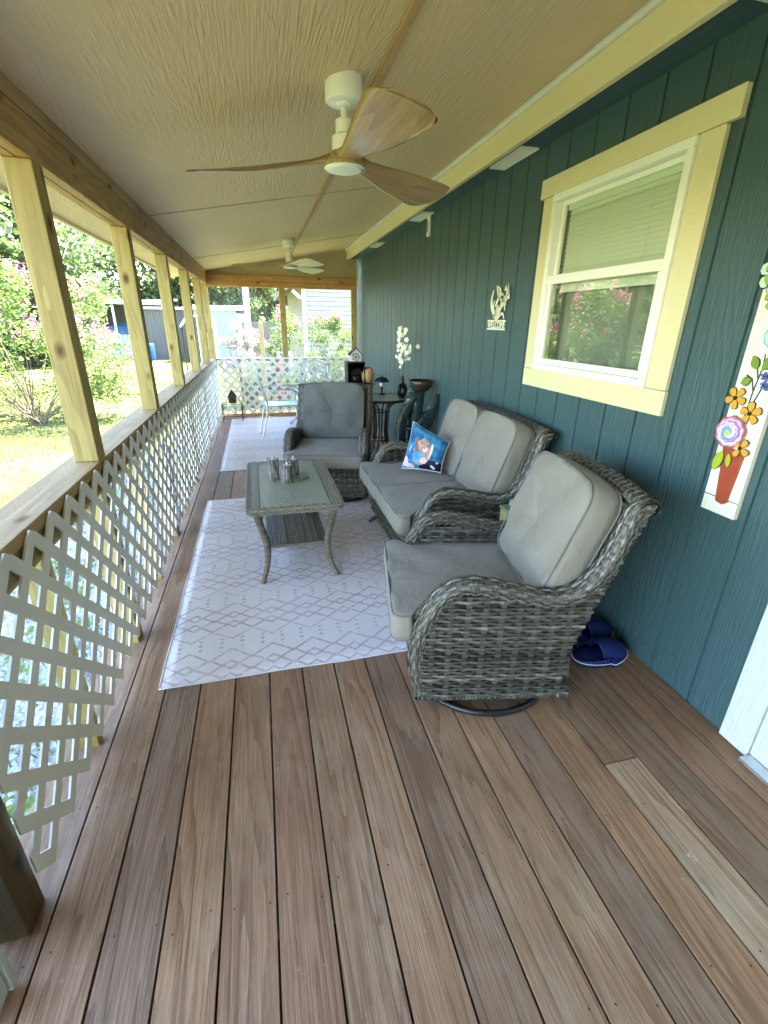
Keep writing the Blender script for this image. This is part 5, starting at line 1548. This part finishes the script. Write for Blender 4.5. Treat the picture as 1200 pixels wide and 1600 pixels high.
blade(b, [(3.222, 1.560), (3.19, 1.60), (3.155, 1.632), (3.12, 1.632)], .012); blade(b, [(3.185, 1.60), (3.165, 1.655), (3.205, 1.685)], .009); blade(b, [(3.18, 1.61), (3.20, 1.65), (3.222, 1.69)], .008)
blade(b, [(3.155, 1.605), (3.13, 1.592), (3.105, 1.605)], .010); blade(b, [(3.13, 1.635), (3.10, 1.615), (3.07, 1.600)], .0028)
b.build('hummingbird', M['signw'], sg)
bm_ = None

# ------------------------------------------------------------------ plants
def leaves(b, n, pos, size, up_bias=.3, asp=.5, tone=(0, 1)):
    for _ in range(n):
        p = pos()
        if p is None: continue
        a = random.uniform(0, 2*PI); el = math.asin(random.uniform(-1, 1))
        d = Vector((math.cos(a)*math.cos(el), math.sin(a)*math.cos(el), math.sin(el)*.7))
        sd = d.cross(Vector((random.uniform(-1, 1), random.uniform(-1, 1), random.uniform(0, 1)+up_bias))).normalized()
        s_ = random.uniform(*size); w = s_*asp
        n0 = len(b.v)
        b.v += [tuple(p), tuple(p+d*s_*.5+sd*w*.5), tuple(p+d*s_), tuple(p+d*s_*.5-sd*w*.5)]
        b.f.append((n0, n0+1, n0+2, n0+3)); b.t.append(random.uniform(*tone))
def clump_pos(cl, k=1.0):
    def f():
        c, r = random.choice(cl)
        v = Vector((random.gauss(0, 1), random.gauss(0, 1), random.gauss(0, 1))).normalized()*r*random.uniform(.35, 1)**.6
        return c+Vector((v.x, v.y, v.z*k))
    return f
def shrub(name, loc, rx, ry, z0, h, nl, leaf, label, cat, mat='leaf', stems=9, flowers=0, fmat='pink', fs=.03, group=None, lean=0, fzone=.55, cr=(.22, .42)):
    r = empty(name, loc, 0, label, cat, group)
    cl = []; b = MB()
    for k in range(stems*4):
        a = random.uniform(0, 2*PI); q = random.uniform(.15, 1)**.6; zz = random.uniform(0, 1)
        rr = q*(.55+.45*math.sin(PI*min(1, zz*.9+.15)))
        c = Vector((rx*rr*math.cos(a), ry*rr*math.sin(a), z0+(h-z0)*zz))
        cl.append((c, random.uniform(*cr)*min(rx, h)*.55))
        if k < stems*2:
            b.tube(cat_rom([(random.uniform(-.1, .1), random.uniform(-.1, .1), 0), (c.x*.35, c.y*.35, c.z*.45), tuple(c)], 4), [.018, .016, .014, .012, .010, .008, .007, .006, .005], 6)
    b.build('stems', M['bark'], r, smooth=True)
    b = MB(); leaves(b, nl, clump_pos(cl), leaf); b.build('foliage', M[mat], r)
    if flowers:
        b = MB(); top = sorted(cl, key=lambda c: -c[0].z-.3*c[0].xy.length)[:int(len(cl)*fzone)]
        heads = []
        for k in range(flowers):
            c, rr = random.choice(top); v = Vector((random.gauss(0, 1), random.gauss(0, 1), abs(random.gauss(.4, .8)))).normalized()
            heads.append((c+v*rr*1.05, fs*random.uniform(1.2, 2.6)))
        leaves(b, flowers*26, clump_pos(heads, 1.3), (fs*.6, fs*1.1), asp=.9); b.build('blossom', M[fmat], r)
    return r
shrub('crape_myrtle', (-3.35, 10.2, GZ), 2.0, 1.7, .35, 2.55, 17000, (.05, .10), 'big pink flowering crape myrtle bush on the lawn, seen past the nearest post', 'shrub', flowers=80, fs=.055, stems=14)
shrub('crape_myrtle', (1.95, 11.9, GZ), 1.15, .7, .2, 2.15, 10000, (.04, .075), 'tall leafy shrub with pink blossom in front of the pale neighbour house', 'shrub', flowers=26, fs=.045, stems=9, fzone=.3)
shrub('leafy_shrub', (3.15, 12.6, GZ), .6, .5, .1, 1.7, 3800, (.04, .07), 'thin light green shrub at the right end of the far opening', 'shrub', stems=6)
shrub('phlox', (.52, 11.6, GZ), .58, .45, .3, 1.72, 4200, (.03, .06), 'rounded mauve phlox clump behind the far lattice', 'flowers', flowers=120, fmat='phlox', fs=.035, stems=8, fzone=.6)
shrub('leafy_shrub', (1.05, 12.4, GZ), .5, .4, .1, 1.35, 2600, (.04, .07), 'low bush between the mauve phlox and the tall pink shrub', 'shrub', stems=5)

def tree_mesh(seed, h, cr, nl, trunk_h, mat='tree', ls=(.28, .52), wide=1.0):
    random.seed(seed)
    b = MB(); limbs = []
    tr = .035*h
    top = Vector((random.uniform(-.3, .3), random.uniform(-.3, .3), h*.72))
    P = cat_rom([(0, 0, -.3), (.1, .05, trunk_h*.6), (top.x*.5, top.y*.5, h*.45), tuple(top)], 5)
    b.tube(P, [tr*(1-.8*i/(len(P)-1)) for i in range(len(P))], 9)
    cl = []
    for k in range(15):
        a = 2*PI*k/15*2.4+random.uniform(-.4, .4); z = trunk_h+(h*.9-trunk_h)*(k/14)
        wd = cr*wide*math.sin(PI*min(.97, .22+.72*(z-trunk_h*.6)/(h-trunk_h*.6)))*random.uniform(.65, 1.05)
        e = Vector((wd*math.cos(a), wd*math.sin(a), z+random.uniform(-.2, .8)))
        s = P[min(len(P)-1, int((z*.72/h)*len(P)))]
        b.tube([tuple(s), tuple(s.lerp(e, .5)+Vector((0, 0, -.25))), tuple(e)], [tr*.35, tr*.22, tr*.08], 6)
        for q in range(4):
            c = s.lerp(e, random.uniform(.45, 1.1))+Vector((random.gauss(0, .5), random.gauss(0, .5), random.gauss(0, .45)))
            cl.append((c, random.uniform(.5, 1.15)*cr*.30))
    for q in range(5): cl.append((top+Vector((random.gauss(0, .5), random.gauss(0, .5), random.uniform(0, h*.22))), cr*.28))
    l = MB(); leaves(l, nl, clump_pos(cl, .8), ls, tone=(0, 1))
    return b, l
protos = []
for k, (sd_, h, cr, nl, th_) in enumerate(((11, 9, 3.6, 12000, 1.2), (23, 11, 4.2, 13000, 1.6), (37, 8, 3.4, 11000, .8))):
    tb, tl2 = tree_mesh(sd_, h, cr, nl, th_)
    r = empty('tree', (0, 0, GZ)); o1 = tb.build('trunk', M['bark'], r, smooth=True); o2 = tl2.build('crown', M['tree'], r); protos.append(r)
random.seed(5)
spots = [(-9.5, 15, 0, 1.0), (-13, 21, 1, 1.0), (-8.5, 24, 2, .95), (-15, 14, 1, .9), (-17, 28, 0, 1.2), (-11, 34, 1, 1.05), (-6, 40, 0, 1.1), (-1.5, 41, 2, 1.25), (2.5, 43, 1, .95),
         (6.5, 42, 0, 1.1), (-20, 38, 1, 1.2), (-3.8, 46, 1, 1.1), (11, 46, 1, 1.1), (-24, 24, 0, 1.2), (-8.5, 8.0, 2, 1.0), (0.4, 36, 2, .8)]
words = ['nearest dark tree left of the lawn, seen between the first two posts', 'tall tree behind the first row, left side', 'mid height tree above the grey shed', 'tree at the far left edge beyond the lawn',
         'big tree behind the left tree row', 'tall tree over the carport', 'tree behind the white shed', 'dark tree behind the white pole', 'tree behind the pole, right of the white shed', 'tree behind the pale neighbour house, left part',
         'distant tree at the far left', 'tall tree in the back row behind the shed', 'tree hidden largely by the neighbour house', 'tree far left beyond the garden', 'leafy tree left of the flowering bush', 'small round tree behind the dark fence']
used = [False]*3
for (x, y, k, s_), w in zip(spots, words):
    if not used[k]: t_ = protos[k]; used[k] = True
    else: t_ = copy_tree(protos[k])
    t_.location = (x, y, GZ); t_.rotation_euler = (0, 0, random.uniform(0, 6.28)); t_.scale = (s_, s_, s_*random.uniform(.92, 1.08))
    tag(t_, w, 'tree', 'trees around the garden')
# low hedge line that closes the view under the crowns
def hedge(name, x0, x1, y, h, n, label):
    r = empty(name, ((x0+x1)/2, y, GZ), 0, label, 'hedge'); b = MB(); L_ = (x1-x0)/2
    cl = [(Vector((random.uniform(-L_, L_), random.uniform(-.8, .8), random.uniform(.2, h))), random.uniform(.5, .9)) for _ in range(int(L_*9))]
    leaves(b, n, clump_pos(cl), (.16, .32)); b.build('foliage', M['tree'], r)
    b = MB()
    for _ in range(int(L_*3)):
        x = random.uniform(-L_, L_); b.tube([(x, 0, 0), (x+.1, 0, h*.5), (x+random.uniform(-.3, .3), 0, h*.9)], [.05, .035, .01], 5)
    b.build('stems', M['bark'], r); return r
hedge('hedge', -28, -8, 36, 5.5, 20000, 'dark undergrowth below the trees behind the carport')
hedge('hedge', -8, 8, 38, 4.5, 15000, 'dark undergrowth behind the white shed and the fence')
hedge('hedge', -26, -12.0, 22, 5.5, 14000, 'undergrowth at the left edge of the lawn')

# grass
b = MB(); random.seed(3)
def blade_(x, y, hh):
    a = random.uniform(0, 2*PI); w = random.uniform(.003, .006)*(1+y*.06); lx, ly = random.gauss(0, .35)*hh, random.gauss(0, .35)*hh
    n0 = len(b.v); c, s_ = math.cos(a)*w, math.sin(a)*w
    b.v += [(x-c, y-s_, GZ), (x+c, y+s_, GZ), (x+lx, y+ly, GZ+hh)]
    b.f.append((n0, n0+1, n0+2)); b.t.append(random.random())
for _ in range(52000):
    y = random.uniform(-.5, 17); x = -1.0-abs(random.uniform(0, 6+y*.25))
    d = noise.noise(Vector((x*.5, y*.5, 2)))+.5*noise.noise(Vector((x*1.7, y*1.7, 7)))
    if d > random.uniform(-.15, .5): continue
    blade_(x, y, random.uniform(.03, .075))
for _ in range(14000):
    y = random.uniform(8.6, 18); x = random.uniform(-1.5, 3.5)
    blade_(x, y, random.uniform(.04, .09))
for _ in range(6000):
    y = random.uniform(-1, 8); x = random.uniform(-1.2, -.1)
    if noise.noise(Vector((x*2, y*2, 5))) < .1: continue
    blade_(x, y, random.uniform(.03, .1))
tag(b.build('grass', M['grass']), kind='stuff')
b = MB(); random.seed(9)
for _ in range(5200):
    x = random.uniform(-1.12, .04); y = random.uniform(-1, 8.4); r = random.uniform(.008, .022); t_ = random.random()
    a = random.uniform(0, 6.28); vs = []
    for k in range(5):
        q = a+2*PI*k/5; vs.append((x+r*math.cos(q)*random.uniform(.8, 1.2), y+r*math.sin(q)*random.uniform(.8, 1.2), GZ+.004))
    vs.append((x+random.uniform(-.3, .3)*r, y+random.uniform(-.3, .3)*r, GZ+.006+r*.8))
    b.add(vs, [(k, (k+1) % 5, 5) for k in range(5)], t_)
t = NT('gravel_stones'); at = t.n('ShaderNodeAttribute'); at.attribute_name = 'tone'
gm = t.pbr(t.mix(at.outputs['Fac'], (.22, .21, .20), (.55, .54, .52)), .8)
tag(b.build('gravel', gm), kind='stuff')

# ------------------------------------------------------------------ neighbour house
nh = empty('neighbour_house', (2.1, 14, GZ), 0, 'pale clapboard neighbour house with gable eave and white downspout', 'house')
def lap(x0, x1, y, z0, z1, mat, name, parent, normal=-1):
    b = MB(); z = z0
    while z < z1:
        zt = min(z1, z+.115); b.add([(x0, y-.03, z), (x1, y-.03, z), (x1, y, zt), (x0, y, zt), (x0, y, z), (x1, y, z)], [(0, 1, 2, 3), (4, 5, 1, 0)]); z += .115
    return b.build(name, mat, parent)
lapm = plain('pale_clapboard', (.30, .28, .21), .6, .05, 3)
lap(0, 6, 0, 0, 2.95, lapm, 'clapboard_wall', nh)
b = MB(); b.add([(-.01, .0, 0), (-.01, 7, 0), (-.01, 7, 2.95), (-.01, 0, 2.95), (6, 0, 0), (6, 7, 0), (6, 7, 2.95), (6, 0, 2.95)], [(0, 1, 2, 3), (7, 6, 5, 4), (1, 5, 6, 2)]); b.build('side_wall', lapm, nh)
b = MB(); b.box(-.04, .05, -.035, -.016, 0, 2.95); b.build('corner_board', M['white'], nh, bevel=.004)
b = MB(); P = cat_rom([(-.30, -.16, 2.66), (-.12, -.12, 2.50), (.02, -.08, 2.36), (.02, -.08, 1.2), (.02, -.08, .25), (-.02, -.25, .1)], 5); b.tube(P, .045, 8); b.build('downspout', plain('pale_blue_downspout', (.62, .74, .78), .4, .03), nh, smooth=True)
b = MB()
for s_, xa, xb in ((1, -.55, 3.0), (-1, 6.5, 3.0)):
    za, zb = 2.62, 4.35
    b.add([(xa, -.4, za), (xb, -.4, zb), (xb, 7.4, zb), (xa, 7.4, za), (xa, -.4, za+.14), (xb, -.4, zb+.14), (xb, 7.4, zb+.14), (xa, 7.4, za+.14)], [(0, 1, 2, 3), (7, 6, 5, 4), (0, 4, 5, 1), (3, 2, 6, 7), (0, 3, 7, 4)])
b.build('roof', plain('brown_shingles', (.22, .17, .10), .85, .25, 20, .4), nh)
b = MB(); b.add([(0, .001, 2.94), (6, .001, 2.94), (3, .001, 4.38)], [(0, 1, 2)]); b.build('gable', lapm, nh)

# pole with meter, wooden stake, fence, sheds
po = empty('utility_pole', (.60, 13.6, GZ), 0, 'white pole with a grey meter box behind the far lattice', 'pole')
b = MB(); b.lathe([(.075, 0), (.075, 3.6), (.06, 3.62)], 14); b.build('pole', plain('grey_white_pole', (.45,.5,.52), .5), po, smooth=True)
b = MB(); b.box(-.11, .11, -.16, -.078, 1.35, 1.72); b.build('meter_box', plain('pale_grey_box', (.55, .60, .62), .5), po, bevel=.012)
b = MB(); b.lathe([(.07, 0), (.07, .03), (.055, .05), (.0, .055)], 18, Matrix.Translation((0, -.16, 1.58)) @ Matrix.Rotation(rad(90), 4, 'X')); b.build('meter_dial', M['vinyl'], po, smooth=True)
b = MB(); b.box(-.045, .045, -.045, .045, 0, 1.86); b.lathe([(.05, 1.861), (.01, 1.90)], 4, Matrix.Rotation(rad(45), 4, 'Z')); o = b.build('wooden_stake', M['joist'], None, bevel=.005); o.location = (.90, 10.6, GZ)
tag(o, 'slim wooden stake standing right of the mauve phlox', 'stake')
tank = empty('red_gas_bottle', (1.22, 11.0, GZ), 0, 'red bottle shaped container standing behind the far lattice by the shrub', 'container')
b = MB(); b.lathe([(.07, 0), (.085, .03), (.085, 1.08), (.06, 1.18), (.03, 1.21)], 20); b.build('body', plain('faded_red', (.13, .03, .025), .5), tank, smooth=True)
b = MB(); b.lathe([(.025, 1.21), (.025, 1.25), (.035, 1.26), (.035, 1.28)], 12); b.build('valve', M['silver'], tank)
bb = MB(); bb.lathe([(.11, 0), (.13, .05), (.13, 1.2), (.12, 1.25), (.10, 1.25)], 24); o = bb.build('blue_barrel', plain('faded_blue', (.10, .16, .22), .5), None, smooth=True); o.location = (1.42, 11.35, GZ)
tag(o, 'grey blue barrel beside the red bottle behind the far lattice', 'barrel')
fe = empty('board_fence', (1.5, 26, GZ), 0, 'dark weathered board fence behind the white pole', 'fence')
fm = plain('weathered_fence', (.10, .085, .07), .85, .3, 6, .3); b = MB(); x = -1.6
random.seed(4)
while x < 6: b.box(x, x+.135, 0, .02, 0, 1.85+random.uniform(-.02, .02)); x += .142
b.build('boards', fm, fe)
b = MB(); b.box(-1.6, 6, .021, .06, .4, .49); b.box(-1.6, 6, .021, .06, 1.4, 1.49); b.build('rails', fm, fe)
def corr(b, x0, x1, y, z0, z1, d=.02, step=.15):
    n = int((x1-x0)/step)*4; vs = []
    for k in range(n+1):
        x = x0+(x1-x0)*k/n; yy = y-(d if k % 4 in (1, 2) else 0); vs += [(x, yy, z0), (x, yy, z1)]
    b.add(vs, [(2*k, 2*k+2, 2*k+3, 2*k+1) for k in range(n)])
ws = empty('white_shed', (-1.05, 25, GZ), rad(-6), 'pale blue white metal shed behind the far opening, left of the pole', 'shed')
wm = plain('pale_blue_metal', (.24, .33, .38), .45, .05, 3); b = MB(); corr(b, -1.3, .95, 0, 0, 2.3); b.build('front_wall', wm, ws)
b = MB(); b.box(.952, 1.0, .0, 3, 0, 2.2); b.box(-1.34, -1.30, 0, 3, 0, 2.2); b.box(-1.3, .95, 2.96, 3, 0, 2.3); b.build('side_wall', wm, ws)
b = MB(); b.add([(-1.5, -.15, 2.32), (1.15, -.15, 2.32), (1.15, 3.2, 2.5), (-1.5, 3.2, 2.5), (-1.5, -.15, 2.42), (1.15, -.15, 2.42), (1.15, 3.2, 2.6), (-1.5, 3.2, 2.6)], [(3, 2, 1, 0), (4, 5, 6, 7), (0, 1, 5, 4), (1, 2, 6, 5), (2, 3, 7, 6), (3, 0, 4, 7)]); b.build('roof', M['white'], ws)
b = MB(); b.box(-.9, .0, -.05, -.022, .02, 1.95); b.build('door', M['white'], ws)
gb = MB(); gb.box(-.3, .3, -.25, .25, 0, .75); gb.box(-.33, .33, -.28, .28, .751, .80); o = gb.build('grey_bin', plain('grey_plastic', (.2, .22, .24), .6), None, bevel=.02); o.location = (-.45, 23.8, GZ); tag(o, 'low grey bin in front of the pale metal shed', 'bin')
cp = empty('carport', (-6.2, 31, GZ), 0, 'dark roofed carport across the lawn behind the flowering bush', 'carport')
dkm = plain('dark_carport_roof', (.10, .10, .10), .6); b = MB(); b.add([(-2.6, -2.5, 2.55), (2.4, -2.5, 2.75), (2.4, 2.5, 2.95), (-2.6, 2.5, 2.75), (-2.6, -2.5, 2.67), (2.4, -2.5, 2.87), (2.4, 2.5, 3.07), (-2.6, 2.5, 2.87)], [(3, 2, 1, 0), (4, 5, 6, 7), (0, 1, 5, 4), (1, 2, 6, 5), (2, 3, 7, 6), (3, 0, 4, 7)]); b.build('roof', dkm, cp)
b = MB(); b.box(-2.6, 2.4, -2.53, -2.505, 2.60, 2.80); b.build('fascia', M['white'], cp)
for x in (-2.5, -.1, 2.3):
    for y in (-2.4, 2.4): b = MB(); b.box(x-.05, x+.05, y-.05, y+.05, 0, 2.55); b.build('post', M['white'], cp)
b = MB(); b.box(-2.6, 2.4, 2.52, 2.56, 0, 2.7); b.build('back_wall', dkm, cp)
wf = empty('white_board_fence', (-6.4, 28, GZ), 0, 'low pale corrugated fence in front of the carport', 'fence')
b = MB(); corr(b, -2.2, 1.5, 0, 0, 1.15, .03, .2); b.build('panels', plain('pale_fence_metal', (.36, .43, .46), .5), wf)
b = MB()
for k in range(4): b.box(-2.2+k*1.22, -2.12+k*1.22, .01, .08, 0, 1.2)
b.build('posts', M['white'], wf)
tarp = MB(); vs, fs = pillow_pts(rrect(-1.1, 1.1, -.55, .55, .2, 5, .12), .35, .25, 10, (), .03, 8); tarp.add(vs, fs); o = tarp.build('blue_tarp', plain('blue_tarp_cloth', (.06, .16, .32), .5, .2, 5), None, smooth=True); o.location = (-6.0, 30, GZ+1.25); tag(o, 'blue tarpaulin cover under the carport roof', 'tarpaulin')
tc = MB(); tc.box(-1.1, 1.1, -.55, .55, 0, 1.1); o = tc.build('covered_trailer', plain('grey_trailer', (.3, .3, .3), .6), None, bevel=.03); o.location = (-6.0, 30, GZ); tag(o, 'grey trailer body below the blue tarpaulin', 'trailer')
gs = empty('grey_shed', (-2.9, 27, GZ), 0, 'plain grey shed with a pale roof edge across the lawn, seen between posts', 'shed')
gm2 = plain('grey_shed_metal', (.12, .115, .105), .6, .1, 2); b = MB(); corr(b, -1.7, 1.0, 0, 0, 2.35); b.build('front_wall', gm2, gs)
b = MB(); b.box(1.002, 1.04, 0, 3, 0, 2.35); b.box(-1.74, -1.702, 0, 3, 0, 2.35); b.build('side_wall', gm2, gs)
b = MB(); b.box(-1.9, 1.2, -.2, 3.2, 2.36, 2.46); b.build('roof', M['white'], gs)
o = MB(); o.lathe([(.16, 0), (.18, .1), (.18, .75), (.16, .8), (.14, .8)], 20); o = o.build('blue_barrel', plain('bright_blue_plastic', (.01, .06, .35), .5), None, smooth=True); o.location = (-4.35, 26.3, GZ); tag(o, 'bright blue barrel standing left of the grey shed', 'barrel')
ar = empty('garden_arch', (-1.35, 19.5, GZ), 0, 'pale arched garden frame with dark uprights on the far lawn', 'arch')
b = MB(); b.tube(cat_rom([(-.55, 0, 1.65), (-.3, 0, 1.95), (0, 0, 2.02), (.35, 0, 1.95), (.6, 0, 1.6)], 5), .04, 8); b.build('hoop', M['white'], ar, smooth=True)
for x in (-.5, 0, .55): b = MB(); b.tube([(x, 0, 0), (x, 0, 1.68 if x else 2.0)], .025, 7); b.build('upright', M['bronze'], ar)
